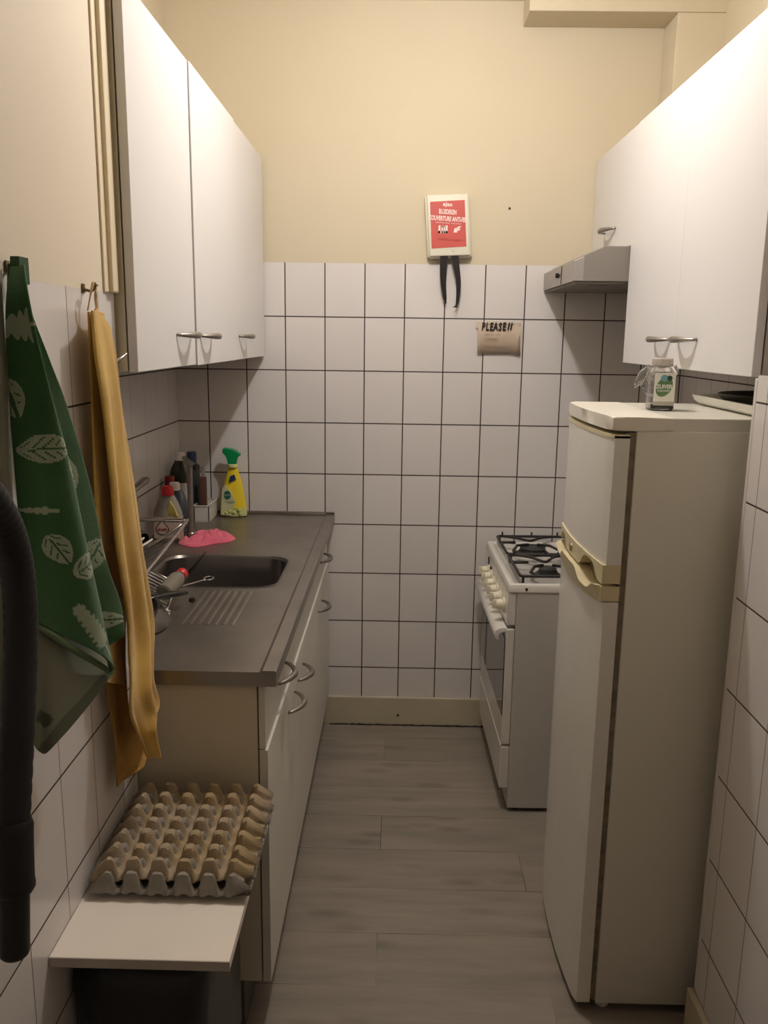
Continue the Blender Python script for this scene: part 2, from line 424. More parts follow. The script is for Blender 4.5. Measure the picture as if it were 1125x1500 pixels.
# ------------------------------------------------------------------ cooker hood
t = thing('cooker_hood', 'grey metal cooker hood under the short wall cabinet', 'cooker hood', (1.55, -.28, 1.75))
prof = [(1.296, 1.752), (1.296, 1.829), (1.36, 1.857), (1.795, 1.857), (1.795, 1.752)]
b = BM(); prism(b, prof, 'y', -.558, -.006, .0015)
obj('body', b, M['hood'], t)
b = BM(); prism(b, [(1.266, 1.752), (1.266, 1.812), (1.298, 1.828), (1.298, 1.752)], 'y', -.558, -.006, .002)
cp = obj('control_panel', b, M['hood_panel'], t)
b = BM(); box(b, 1.2645, 1.2675, -.362, -.356, 1.7545, 1.811); obj('slot', b, M['black'], cp)
b = BM(); box(b, 1.2560, 1.266, -.31, -.296, 1.778, 1.793, .002); box(b, 1.261, 1.266, -.335, -.27, 1.7835, 1.7875); obj('switch', b, M['black'], cp)
b = BM(); box(b, 1.275, 1.79, -.55, -.014, 1.7445, 1.7525, .002)
ud = obj('filter_panel', b, M['hood_dark'], t)
b = BM(); box(b, 1.33, 1.39, -.485, -.480, 1.7435, 1.745); obj('latch', b, M['black'], ud)
t_hood = t

# ------------------------------------------------------------------ base cabinets and worktop
def base_cabinet(label, y0, y1, drawer, door, dh=None):
    t = thing('base_cabinet', label, 'cabinet', (.17, (y0+y1)/2, 0))
    b = BM(); prism(b, [(y0, .13), (y1, .13), (y1, .852), (y1-.018, .852), (y1-.018, .148), (y0+.018, .148), (y0+.018, .852), (y0, .852)], 'x', -.115, .444); obj('body', b, M['cream_panel'], t)
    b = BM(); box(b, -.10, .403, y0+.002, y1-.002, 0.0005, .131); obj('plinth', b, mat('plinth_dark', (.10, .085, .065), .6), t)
    b = BM(); box(b, .447, .4605, y0+.001, y1-.0015, .704, .848, .001); d = obj('drawer', b, M['white_d'], t)
    if drawer: bow_handle(d, .4605, drawer[0], drawer[1], .776, 1)
    b = BM(); box(b, .447, .4655, y0+.001, y1-.0015, .128, .701, .001); d = obj('door', b, M['white_d'], t)
    if door: bow_handle(d, .4655, door[0], door[1], .634, 1)
    return t
M['white_d'] = mat('white_door_aged', (.70, .675, .61), .42, bump=.03, bscale=30, var=.05, vscale=4)
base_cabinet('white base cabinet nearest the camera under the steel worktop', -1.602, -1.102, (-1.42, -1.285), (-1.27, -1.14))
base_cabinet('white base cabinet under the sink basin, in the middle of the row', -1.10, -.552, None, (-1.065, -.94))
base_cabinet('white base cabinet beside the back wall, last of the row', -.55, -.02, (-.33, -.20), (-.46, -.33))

# worktop: outer rectangle with a rounded hole
def rrect(x0, x1, y0, y1, r, k=6):
    out = []
    for cx, cy, a0 in ((x1-r, y1-r, 0), (x0+r, y1-r, PI/2), (x0+r, y0+r, PI), (x1-r, y0+r, 1.5*PI)):
        for i in range(k+1):
            a = a0+PI/2*i/k; out.append((cx+r*math.cos(a), cy+r*math.sin(a)))
    return out
b = BM(); ZW = .885
x0, x1, y0, y1 = -.118, .487, -1.615, -.002
outer = [(x0, y0), (x1, y0), (x1, y1), (x0, y1)]
hole = rrect(.012, .397, -1.008, -.672, .062)
vo = [b.verts.new((*p, ZW)) for p in outer]; vh = [b.verts.new((*p, ZW)) for p in hole]
eo = [b.edges.new((vo[i], vo[(i+1) % 4])) for i in range(4)]; eh = [b.edges.new((vh[i], vh[(i+1) % len(vh)])) for i in range(len(vh))]
bmesh.ops.triangle_fill(b, use_beauty=True, use_dissolve=False, edges=eo+eh)
lo = [b.verts.new((p[0], p[1], .853)) for p in outer]
for i in range(4): b.faces.new([vo[i], vo[(i+1) % 4], lo[(i+1) % 4], lo[i]])
lh = [b.verts.new((p[0], p[1], .853)) for p in hole]
el = [b.edges.get((lo[i], lo[(i+1) % 4])) or b.edges.new((lo[i], lo[(i+1) % 4])) for i in range(4)] + [b.edges.new((lh[i], lh[(i+1) % len(lh)])) for i in range(len(lh))]
bmesh.ops.triangle_fill(b, use_beauty=True, use_dissolve=False, edges=el)
bmesh.ops.recalc_face_normals(b, faces=b.faces)
# raised border along the front edge and back upstand
prism(b, [(.452, ZW), (.459, ZW+.0035), (.484, ZW+.0035), (.4875, ZW+.001), (.4875, ZW-.006), (.452, ZW-.004)], 'y', -1.6156, -.012)
prism(b, [(-.006, ZW-.002), (-.012, ZW+.010), (-.002, ZW+.010), (-.0005, ZW-.002)], 'x', -.118, .487)
# pressed drainer ridges, near the basin and behind it
for i in range(7):
    x = .212+.0205*i
    pts = [(x+.0075*math.cos(a)*1.0, ZW-.0003+.0012*math.sin(a)) for a in [PI*j/8 for j in range(9)]]
    prism(b, pts, 'y', -1.325+.003*(i % 2), -1.05)
for i in range(6):
    x = .21+.026*i
    pts = [(x+.007*math.cos(a), ZW-.0003+.0007*math.sin(a)) for a in [PI*j/6 for j in range(7)]]
    prism(b, pts, 'y', -.40, -.25)
wt = obj('worktop', b, M['steel'], loc=(.18, -.8, ZW))
tag(wt, 'stainless steel sink worktop with ribbed drainer running along the left side', 'worktop')
b = BM()
rings = []
for inset, z in ((-.006, ZW+.0012), (-.001, ZW+.0014), (.005, ZW-.006), (.007, ZW-.06), (.009, ZW-.125), (.03, ZW-.148), (.06, ZW-.152)):
    pr = rrect(.012+inset, .397-inset, -1.008+inset, -.672-inset, max(.062-inset*.5, .02))
    rings.append([b.verts.new((*p, z)) for p in pr])
for r0, r1 in zip(rings, rings[1:]):
    for i in range(len(r0)): b.faces.new([r0[i], r0[(i+1) % len(r0)], r1[(i+1) % len(r0)], r1[i]])
b.faces.new(rings[-1]); bmesh.ops.recalc_face_normals(b, faces=b.faces)
bs = obj('sink_basin', b, M['steel_dark'], wt, smooth=True)
b = BM(); lathe(b, [(.034, ZW-.1515), (.034, ZW-.1495), (.02, ZW-.1505)], (.20, -.84, 0), 24); obj('drain', b, M['chrome'], bs, smooth=True)

# ------------------------------------------------------------------ wall tap and pillar tap
t = thing('wall_valve', 'small chrome wall valve with a grey lever on the left tiles', 'tap', (-.119, -.78, 1.09))
b = BM(); lathe(b, [(.024, 0), (.024, .006), (.014, .01), (.013, .04), (.017, .044), (.017, .066), (.009, .07)], (-.118, -.79, 1.085), 20, axis='x'); obj('body', b, M['chrome'], t, smooth=True)
b = BM(); tube(b, spline([(-.068, -.79, 1.08), (-.066, -.79, 1.06), (-.066, -.79, 1.035)]), .011, 14); obj('outlet', b, M['satin'], t, smooth=True)
b = BM(); tube(b, [(-.062, -.80, 1.112), (-.062, -.74, 1.115), (-.062, -.655, 1.122), (-.062, -.64, 1.122)], [.013, .013, .015, .012], 14, flat=.75); obj('lever', b, M['satin'], t, smooth=True)
t = thing('sink_tap', 'slim chrome pillar tap standing in the pink cloth', 'tap', (.030, -.455, ZW))
b = BM(); lathe(b, [(.0135, ZW+.0005), (.0135, ZW+.022), (.010, ZW+.026), (.0095, ZW+.03), (.0095, ZW+.235), (.0105, ZW+.240), (.0105, ZW+.262), (.004, ZW+.268)], (.030, -.455, 0), 20); obj('body', b, M['satin'], t, smooth=True)
b = BM(); tube(b, [(.006, -.43, ZW+.278), (.02, -.45, ZW+.273), (.045, -.478, ZW+.262), (.060, -.49, ZW+.256)], [.007, .0095, .0095, .009], 14); obj('spout', b, M['satin'], t, smooth=True)
b = BM(); lathe(b, [(.0105, 0), (.0105, .012)], (.0, 0, 0), 14, axis='x')
bmesh.ops.rotate(b, verts=b.verts, cent=(0, 0, 0), matrix=Matrix.Rotation(-.6, 3, 'Z')); bmesh.ops.translate(b, verts=b.verts, vec=(.058, -.489, ZW+.2565))
obj('aerator', b, M['black'], t, smooth=True)

# ------------------------------------------------------------------ bottles behind the sink
# spray bottle
cx, cy = .100, -.062
t = thing('spray_bottle', 'yellow kitchen cleaner spray bottle with green trigger head against the back tiles', 'bottle', (cx, cy, ZW))
def bottle(prof, c, sx, sy, n=32, mi=0, b=None):
    b = b or BM(); return lathe(b, prof, c, n, sx, sy, mi=mi)
b = bottle([(.046, ZW+.0005), (.052, ZW+.004), (.0525, ZW+.02), (.0505, ZW+.034)], (cx, cy, 0), 1, .5)
lower = obj('liquid_base', b, M['lime'], t, smooth=True)
b = bottle([(.0506, ZW+.0341), (.048, ZW+.05), (.0435, ZW+.075), (.040, ZW+.105), (.037, ZW+.118), (.035, ZW+.13), (.0315, ZW+.145), (.026, ZW+.16), (.022, ZW+.175), (.0195, ZW+.187), (.0185, ZW+.195)], (cx, cy, 0), 1, .55)
body = obj('body', b, M['yellow'], t, smooth=True)
b = BM(); prism(b, [(cx-.044, ZW+.010), (cx-.006, ZW+.007), (cx+.012, ZW+.06), (cx-.004, ZW+.10), (cx-.026, ZW+.127), (cx-.037, ZW+.11), (cx-.042, ZW+.06)], 'y', cy-.0285, cy-.02)
obj('front_label', b, mat('pale_label', (.60, .60, .34), .4), t)
b = BM(); lathe(b, [(.0145, cy-.0305), (.0145, cy-.027)], (cx-.018, 0, ZW+.088), 24, axis='y', sx=.95, sy=1.15); ov = obj('emblem', b, M['dgreen'], t)
text('emblem_lettering', 'Dettol', .0095, mat('pale_green_ink', (.42, .52, .45), .5), t, (cx-.018, cy-.0309, ZW+.088), bold=.0001)
text('label_lettering', 'POWER & FRESH\nKITCHEN', .0055, mat('grey_green_ink', (.16, .22, .12), .5), t, (cx-.010, cy-.0291, ZW+.058))
b = BM(); prism(b, [(cx-.012, ZW+.135), (cx-.007, ZW+.160), (cx+.009, ZW+.167), (cx+.015, ZW+.147)], 'y', cy-.0225, cy-.0185); obj('badge', b, M['navy'], t)
for (dx, dz, r) in ((-.012, .024, .008), (.006, .020, .007), (.032, .030, .009), (.036, .016, .007), (-.030, .018, .006)):
    b = BM(); lathe(b, [(r, cy-.0292), (r*.7, cy-.0305), (0.0005, cy-.031)], (cx+dx*.85, 0, ZW+dz), 14, axis='y'); obj('lemon_picture', b, mat('lemon_print', (.66, .68, .22), .45), t, smooth=True)
b = BM(); lathe(b, [(.0205, ZW+.193), (.0205, ZW+.203), (.018, ZW+.205)], (cx, cy, 0), 24); obj('collar', b, mat('pale_yellow_collar', (.66, .68, .30), .35), t, smooth=True)
b = BM(); prism(b, [(cx-.016, ZW+.204), (cx+.015, ZW+.204), (cx+.016, ZW+.232), (cx+.030, ZW+.236), (cx+.031, ZW+.243), (cx+.016, ZW+.256), (cx+.002, ZW+.262), (cx-.030, ZW+.267), (cx-.037, ZW+.262), (cx-.038, ZW+.250), (cx-.030, ZW+.240), (cx-.020, ZW+.232)], 'y', cy-.012, cy+.012, .003, 3)
hd = obj('trigger_head', b, M['green'], t, smooth=True)

# dark green bottle with white cap
c = (-.066, -.20)
t = thing('bottle', 'tall dark green bottle with white cap in the corner behind the washing up liquid', 'bottle', (c[0], c[1], ZW))
b = bottle([(.034, ZW+.0005), (.037, ZW+.006), (.037, ZW+.16), (.0365, ZW+.182), (.032, ZW+.204), (.022, ZW+.226), (.0155, ZW+.238)], (*c, 0), 1.13, .8); obj('body', b, M['dark_bottle'], t, smooth=True)
b = bottle([(.0165, ZW+.236), (.0165, ZW+.262), (.014, ZW+.264)], (*c, 0), 1, 1); obj('cap', b, M['wcap'], t, smooth=True)
b = BM()
for i in range(12):
    a0, a1 = -PI*.53+PI*.045*i, -PI*.53+PI*.045*(i+1)
    P_ = lambda a, z: b.verts.new((c[0]+.0425*math.cos(a), c[1]+.0302*math.sin(a), z))
    b.faces.new([P_(a0, ZW+.03), P_(a1, ZW+.03), P_(a1, ZW+.155), P_(a0, ZW+.155)])
obj('label', b, mat('pale_bottle_label', (.52, .50, .44), .6), t)
# navy capped bottle
c = (-.046, -.11)
t = thing('bottle', 'slim bottle with navy blue cap standing in the tiled corner', 'bottle', (c[0], c[1], ZW))
b = bottle([(.026, ZW+.0005), (.029, ZW+.005), (.029, ZW+.19), (.018, ZW+.215), (.014, ZW+.22)], (*c, 0), 1, 1); obj('body', b, M['dglass'], t, smooth=True)
b = bottle([(.0185, ZW+.219), (.0185, ZW+.252), (.015, ZW+.256)], (*c, 0), 1, 1); obj('cap', b, M['blue_cap'], t, smooth=True)
# dark blue-grey bottle with white cap
c = (-.040, -.345)
t = thing('bottle', 'smoky grey bottle with a white screw cap just behind the red capped one', 'bottle', (c[0], c[1], ZW))
b = bottle([(.034, ZW+.0005), (.037, ZW+.006), (.037, ZW+.08), (.034, ZW+.105), (.024, ZW+.135), (.015, ZW+.150)], (*c, 0), 1, .8); obj('body', b, M['dglass'], t, smooth=True)
b = bottle([(.0175, ZW+.150), (.019, ZW+.152), (.0175, ZW+.176), (.015, ZW+.178)], (c[0]-.012, c[1], 0), 1, 1); obj('cap', b, M['wcap'], t, smooth=True)
# red capped bottle behind it
c = (-.088, -.275)
t = thing('bottle', 'bottle with dark red cap peeking out behind the white screw cap', 'bottle', (c[0], c[1], ZW))
b = bottle([(.022, ZW+.0005), (.024, ZW+.005), (.024, ZW+.12), (.014, ZW+.155)], (*c, 0), 1, 1); obj('body', b, M['dglass'], t, smooth=True)
b = bottle([(.018, ZW+.155), (.018, ZW+.186), (.015, ZW+.188)], (*c, 0), 1, 1); obj('cap', b, mat('dark_red_cap', (.22, .02, .02), .4), t, smooth=True)
# washing-up liquid
c = (-.042, -.475)
t = thing('washing_up_liquid', 'washing up liquid bottle with red cap and drop shaped emblem', 'bottle', (c[0], c[1], ZW))
b = bottle([(.045, ZW+.0005), (.050, ZW+.006), (.050, ZW+.085)], (*c, 0), 1, .55); obj('body', b, M['soap'], t, smooth=True)
b = bottle([(.050, ZW+.0851), (.046, ZW+.105), (.034, ZW+.135), (.024, ZW+.155), (.018, ZW+.16)], (*c, 0), 1, .55); up = obj('shoulder', b, mat('pale_soap', (.30, .27, .22), .25), t, smooth=True)
b = BM(); prism(b, [(c[0]+.002, ZW+.088), (c[0]+.040, ZW+.088), (c[0]+.028, ZW+.118), (c[0]+.014, ZW+.142), (c[0]+.008, ZW+.13)], 'y', c[1]-.0265, c[1]-.012, .003); obj('yellow_back_label', b, M['soap_yellow'], t, smooth=True)
b = bottle([(.022, ZW+.158), (.022, ZW+.172), (.018, ZW+.186), (.012, ZW+.189)], (*c, 0), 1, .9); obj('cap', b, M['redcap'], t, smooth=True)
b = BM(); prism(b, [(c[0]-.043, ZW+.012), (c[0]+.044, ZW+.012), (c[0]+.044, ZW+.083), (c[0]-.043, ZW+.083)], 'y', c[1]-.0292, c[1]-.02, .002); obj('front_label', b, M['soap_label'], t)
def drop(s, cx_, cz_, y, th, m, par, nm):
    pts = []
    for i in range(28):
        a = 2*PI*i/28; r = .021*s; x = r*math.sin(a)*(1-.25*max(0, math.cos(a))**1.5); z = -r*math.cos(a+PI)*1.0
        if z > 0: x *= (1-z/(r*1.45)); z *= 1.35
        pts.append((cx_+x, cz_+z))
    b = BM(); prism(b, pts, 'y', y-th, y); return obj(nm, b, m, par)
drop(1.12, c[0]-.014, ZW+.047, c[1]-.0290, .0012, mat('brown_ring', (.10, .04, .02), .5), t, 'emblem_ring')
drop(.92, c[0]-.014, ZW+.047, c[1]-.0300, .0010, mat('emblem_pale', (.60, .48, .40), .5), t, 'emblem')
text('emblem_lettering', 'dreft', .0165, mat('dark_red_ink', (.28, .03, .03), .5), t, (c[0]-.014, c[1]-.0315, ZW+.044), bold=.0003)
# white caddy with brown brush
t = thing('sponge_caddy', 'small white plastic caddy beside the spray bottle', 'caddy', (.005, -.11, ZW))
b = BM(); x0, x1, y0, y1 = -.026, .031, -.185, -.04
box(b, x0, x1, y0, y1, ZW+.0005, ZW+.004)
for q in ((x0, x1, y0, y0+.003), (x0, x1, y1-.003, y1), (x0, x0+.003, y0, y1), (x1-.003, x1, y0, y1)): box(b, *q, ZW+.003, ZW+.062)
for q in ((x0-.002, x1+.002, y0-.002, y0+.003), (x0-.002, x1+.002, y1-.003, y1+.002), (x0-.002, x0+.003, y0, y1), (x1-.003, x1+.002, y0, y1)): box(b, *q, ZW+.060, ZW+.064)
obj('tub', b, M['caddy'], t)
t = thing('dish_brush', 'dark brown brush standing upright in the white caddy', 'brush', (.004, -.15, ZW+.005))
b = BM(); box(b, -.010, .018, -.166, -.146, ZW+.02, ZW+.168, .004); obj('bristles', b, M['brown_brush'], t, smooth=True)
b = BM(); box(b, -.004, .012, -.1455, -.1405, ZW+.006, ZW+.205, .002); obj('handle', b, M['clear_d'] if 'clear_d' in M else mat('cloudy_plastic', (.45, .40, .35), .2, trans=.4, ior=1.2), t, smooth=True)

# pink cloth: crumpled heap on the worktop
b = BM(); N1, N2 = 44, 60; grid = []
cxp, cyp = .083, -.452
for i in range(N1):
    row = []
    for j in range(N2):
        r = i/(N1-1); a = 2*PI*j/N2
        edge = 1+.10*math.sin(3*a+.6)+.06*math.sin(5*a+1.2)
        x = r*.082*edge*math.cos(a); y = r*.112*edge*math.sin(a)
        ca, sa = math.cos(-.35), math.sin(-.35); x, y = x*ca-y*sa, x*sa+y*ca
        h0 = .017*(1-r**5)
        f = noise.noise(Vector((x*24, y*24, 3.1)))*.020 + abs(noise.noise(Vector((x*40+5, y*22, 1))))*.034 - .006
        rr = ((x+.03)**2*1.2+(y+.01)**2)**.5
        z = ZW+.0015+max(0, h0+.75*f*(1-r**4)-.014*math.exp(-((x+.053)**2+(y+.0)**2)/.0006))
        row.append(b.verts.new((cxp+x, cyp+y, z)))
    grid.append(row)
for i in range(N1-1):
    for j in range(N2):
        if i == 0: continue
        b.faces.new([grid[i][j], grid[i][(j+1) % N2], grid[i+1][(j+1) % N2], grid[i+1][j]])
b.faces.new([grid[1][j] for j in range(N2-1, -1, -1)])
low = [b.verts.new((v.co.x, v.co.y, ZW+.0006)) for v in grid[-1]]
for j in range(N2): b.faces.new([grid[-1][j], grid[-1][(j+1) % N2], low[(j+1) % N2], low[j]])
for v in grid[0]: b.verts.remove(v)
bmesh.ops.recalc_face_normals(b, faces=b.faces)
pc = obj('cleaning_cloth', b, M['pink'], loc=(cxp, cyp, ZW), smooth='all')
tag(pc, 'crumpled bright pink microfibre cloth on the worktop behind the basin', 'cloth')

# ------------------------------------------------------------------ dish rack and its contents
yb, yf = -.735, -1.315
t = thing('dish_rack', 'crossed chrome wire dish rack standing over the left of the sink', 'dish rack', (.03, -1.02, ZW))
skew = lambda y: (yb-y)*.072          # rack stands slightly askew
def R_(x, y, z): return (x+skew(y), y, z)
b = BM()
top = spline([R_(-.115, yb, 1.012), R_(.055, yb, 1.012), R_(.078, yb-.004, 1.011), R_(.086, yb-.024, 1.010), R_(.086, yf+.02, 1.006), R_(.080, yf+.004, 1.004), R_(.060, yf, 1.002), R_(-.115, yf, 1.002)], 6)
tube(b, top, .0062, 10); tube(b, [R_(-.115, yb, 1.012), R_(-.115, yf, 1.002)], .0062, 10)
obj('upper_rim', b, M['chrome'], t, smooth='all')
tip = -1.262
leg_paths = [([(-.09, yf+.055, 1.0), (.158, tip, .899), (.172, tip, .8925)], .0055)]
leg_paths += [([(-.09, -1.0, 1.0), (.118, -1.02, .899), (.128, -1.02, .8905)], .003)]
leg_paths += [([(.160, tip+.002, .8945), (.126, -1.02, .8945)], .003)]
leg_paths += [([R_(.08, yb-.03, 1.008), (-.095, yb-.03, .8905)], .004)]
leg_paths += [([R_(.08, yf+.03, 1.004), (-.09, yf+.04, .8905)], .004)]
for pth, r_ in leg_paths:
    b = BM(); tube(b, pth, r_, 10); obj('leg', b, M['chrome'], t, smooth='all')
for i in range(9):
    y = -1.045-.0245*i; k = (y+1.262)/(.242)
    b = BM(); tube(b, [(-.088, y+.01, 1.0), (-.02, y+.005, .972), (.158-.034*k, y, .900)], .0021, 6); obj('wire', b, M['chrome'], t, smooth='all')
for i in range(6):
    y = yb-.06-.095*i
    b = BM(); tube(b, [R_(.084, y, 1.008), R_(-.03, y, .93)], .0014, 6); obj('wire', b, M['satin'], t, smooth='all')

# clear container with red cap lying on the rack
def oriented(bm, origin, direction):
    q = Vector((0, 0, 1)).rotation_difference(Vector(direction).normalized())
    bmesh.ops.rotate(bm, verts=bm.verts, cent=(0, 0, 0), matrix=q.to_matrix()); bmesh.ops.translate(bm, verts=bm.verts, vec=Vector(origin))
    return bm
org, dr = (.146, -1.225, .931), (.10, .42, .10)
t = thing('plastic_bottle', 'cloudy plastic bottle with red cap lying on the rack wires', 'bottle', org)
b = oriented(lathe(BM(), [(.017, 0), (.022, .004), (.022, .070), (.018, .085), (.0125, .091), (.0125, .097)], (0, 0, 0), 24), org, dr)
obj('body', b, mat('cloudy_bottle', (.42, .38, .31), .2, trans=.55, ior=1.2), t, smooth=True)
b = oriented(lathe(BM(), [(.0145, .093), (.0155, .095), (.0155, .109), (.012, .112)], (0, 0, 0), 24), org, dr)
obj('cap', b, M['redcap'], t, smooth=True)
# black handled pan
t = thing('saucepan', 'steel saucepan with black handle stacked low in the dish rack', 'pan', (.02, -1.32, .895))
b = lathe(BM(), [(.085, 0), (.092, .006), (.097, .05), (.101, .053), (.095, .05), (.088, .008), (.0, .006)], (0, 0, 0), 40)
oriented(b, (.065, -1.36, .902), (.18, -.05, 1)); obj('bowl', b, M['steel_dark'], t, smooth=True)
b = BM(); tube(b, [(.110, -1.325, .935), (.140, -1.285, .940), (.175, -1.225, .930), (.192, -1.185, .922)], [.006, .011, .014, .009], 12, flat=.6); obj('handle', b, M['pan'], t, smooth='all')
b = BM(); lathe(b, [(.006, 0), (.010, .004), (.007, .012)], (.205, -1.172, .8915), 14)
tag(obj('pot_lid_knob', b, M['pan'], loc=(.205, -1.172, .892)), 'small black knob lying on the steel worktop by the pan handle', 'knob')
M['lid_steel'] = mat('lid_steel', (.16, .15, .135), .28, 1)
# steel lid leaning
b = lathe(BM(), [(.0, .022), (.03, .02), (.07, .010), (.096, .001), (.10, -.002), (.096, -.003), (.068, .006), (.0, .018)], (0, 0, 0), 44)
oriented(b, (.100, -1.355, .934), (.42, -.12, .9))
tag(obj('pan_lid', b, M['lid_steel'], loc=(.100, -1.355, .934), smooth=True), 'round steel pan lid leaning at the near end of the dish rack', 'lid')
# plates standing in the upper part
for k, (x, y, s, lab, mm) in enumerate(((.030, -1.12, .078, 'cream china plate nearest the worktop edge in the dish rack', 'plate'), (.004, -1.10, .076, 'cream china plate behind another plate in the dish rack', 'plate'))):
    b = lathe(BM(), [(.0, 0), (.05*s/.085, 0), (s, .012), (s, .016), (.05*s/.085, .004), (.0, .004)], (0, 0, 0), 40)
    oriented(b, (x, y, .990), (-.50, .03, .80))
    tag(obj('plate', b, M[mm], loc=(x, y, .990), smooth=True), lab, 'plate')
b = lathe(BM(), [(.0, 0), (.028, 0), (.034, .006), (.037, .075), (.035, .075), (.032, .008), (.0, .004)], (0, 0, 0), 32)
oriented(b, (-.055, -.93, 1.02), (.75, -.35, -.35))
tag(obj('steel_beaker', b, M['chrome'], loc=(-.055, -.93, 1.02), smooth=True), 'shiny steel beaker tipped on its side on top of the dish rack', 'beaker')
# knife tip and ladle over the basin
b = BM(); prism(b, [(0, -.010), (.10, -.010), (.165, -.002), (.17, .003), (.0, .006)], 'y', -.0008, .0008)
bmesh.ops.rotate(b, verts=b.verts, cent=(0, 0, 0), matrix=Matrix.Rotation(-.32, 3, 'Y')); bmesh.ops.rotate(b, verts=b.verts, cent=(0, 0, 0), matrix=Matrix.Rotation(1.27, 3, 'Z'))
bmesh.ops.translate(b, verts=b.verts, vec=(.135, -1.05, .905))
tag(obj('knife', b, M['chrome'], loc=(.135, -1.05, .905)), 'thin knife blade pointing up over the basin from the rack', 'knife')
b = BM(); pts = [(.135, -1.10, .905), (.17, -1.05, .904), (.195, -1.01, .903)]
ring = [(.207+.013*math.cos(a), -.985+.018*math.sin(a), .902) for a in [2*PI*i/20 - PI*.62 for i in range(19)]]
tube(b, spline(pts, 4)+ring, .0024, 8)
tag(obj('skewer', b, M['satin'], loc=(.17, -1.05, .904), smooth='all'), 'steel skewer with a looped end hanging over the basin edge', 'skewer')

# ------------------------------------------------------------------ fire blanket case
t = thing('fire_blanket_case', 'white case with red fire blanket label and two black pull straps', 'fire blanket', (.905, -.02, 1.87))
b = BM(); prism(b, [(.822, 2.080), (.972, 2.086), (.986, 1.872), (.838, 1.866)], 'y', -.043, -.002, .005, 3); obj('case', b, M['box_white'], t, smooth=True)
b = BM(); prism(b, [(.815, 2.076), (.978, 2.083), (.994, 1.870), (.831, 1.863)], 'y', -.026, -.0015, .006, 3); obj('back_shell', b, M['box_white'], t, smooth=True)
b = BM(); prism(b, [(.834, 1.874), (.984, 1.880), (.988, 1.866), (.840, 1.860)], 'y', -.030, -.003, .003, 2); obj('bottom_lip', b, M['box_white'], t)
b = BM(); prism(b, [(.835, 2.056), (.960, 2.064), (.9715, 1.903), (.8445, 1.894)], 'y', -.0440, -.0425); obj('red_label', b, M['red'], t)
tr = (PI/2, .06, 0)
text('logo_lettering', 'ajax', .019, M['white_ink'], t, (.899, -.0445, 2.048), tr, sx=1.15, bold=.0005)
text('lettering', 'BLUSDEKEN', .023, M['white_ink'], t, (.900, -.0445, 2.0215), tr, sx=.52, bold=.0007)
text('lettering', 'COUVERTURE ANTI-FEU', .0225, M['white_ink'], t, (.902, -.0445, 1.9975), tr, sx=.57, bold=.0007)
text('small_lettering', 'GEBRUIKSAANWIJZING   MODE D\'EMPLOI', .005, M['white_ink'], t, (.903, -.0445, 1.983), tr)
for (x0, x1, z0, z1) in ((.868, .901, 1.948, 1.975), (.923, .951, 1.951, 1.974)):
    b = BM()
    if x0 < .9:
        box(b, x0, x0+.007, -.0445, -.0437, z0, z1); box(b, x1-.007, x1, -.0445, -.0437, z0, z1); box(b, x0, x1, -.0445, -.0437, z0, z0+.008)
        box(b, x0+.011, x0+.016, -.0445, -.0437, z0, z1-.002); box(b, x0+.019, x0+.024, -.0445, -.0437, z0, z1-.001); box(b, x0+.012, x0+.022, -.0445, -.0437, z1-.007, z1-.001)
    else:
        prism(b, [(x0, z0), (x0+.012, z0), (x0+.016, z0+.008), (x0+.011, z1-.006), (x0+.003, z0+.014)], 'y', -.0445, -.0437)
        prism(b, [(x0+.010, z1-.010), (x0+.016, z1-.002), (x1, z1-.001), (x1-.004, z1-.006), (x0+.018, z1-.009), (x1-.003, z1-.012), (x1-.006, z1-.015), (x0+.016, z1-.016)], 'y', -.0445, -.0437)
    obj('pictogram', b, M['white_ink'], t)
text('small_lettering', '1. TREK AAN DE LINTEN    1. TIREZ LES SANGLES\n2. DEK HET VUUR AF    2. COUVREZ LE FEU', .0042, mat('dim_ink', (.40, .05, .04), .6), t, (.907, -.0445, 1.925), tr)
text('small_lettering', 'ajax', .006, mat('grey_ink', (.3, .27, .22), .6), t, (.923, -.0435, 1.886), tr)
def strip(bm, cl, ws, th, ydir=(1, 0, 0)):
    """flat webbing: centre line cl, widths ws (x direction)"""
    for i in range(len(cl)-1):
        p, q = Vector(cl[i]), Vector(cl[i+1]); w0, w1 = ws[i]/2, ws[i+1]/2
        vs = []
        for (c_, w) in ((p, w0), (q, w1)):
            for sx_ in (-1, 1):
                for sy_ in (-1, 1): vs.append(bm.verts.new((c_.x+sx_*w, c_.y+sy_*th/2, c_.z)))
        for f in ((0, 1, 3, 2), (4, 6, 7, 5), (0, 4, 5, 1), (2, 3, 7, 6), (0, 2, 6, 4), (1, 5, 7, 3)): bm.faces.new([vs[k] for k in f])
    bmesh.ops.recalc_face_normals(bm, faces=bm.faces)
    return bm
b = BM(); cl = spline([(.892, -.038, 1.876), (.890, -.036, 1.83), (.892, -.030, 1.77), (.900, -.022, 1.712)], 6); n = len(cl)
strip(b, cl, [.029-.017*(i/(n-1))**1.6 for i in range(n)], .0015)
strip(b, [(.9005, -.022, 1.712), (.9045, -.018, 1.700)], [.009, .003], .001)
obj('strap', b, M['strap'], t)
b = BM(); cl = spline([(.929, -.038, 1.876), (.938, -.036, 1.83), (.948, -.030, 1.77), (.946, -.022, 1.705), (.938, -.020, 1.686)], 6); n = len(cl)
strip(b, cl, [.029-.021*min(1, (i/(n-1))*1.1) + (.008 if i > n-4 else 0) for i in range(n)], .0015)
obj('strap', b, M['strap'], t)
b = BM(); tube(b, spline([(.943, -.019, 1.690), (.946, -.016, 1.672), (.940, -.014, 1.658), (.936, -.013, 1.654)], 5), .0011, 6); obj('thread', b, mat('frayed_thread', (.55, .50, .45), .8), t)

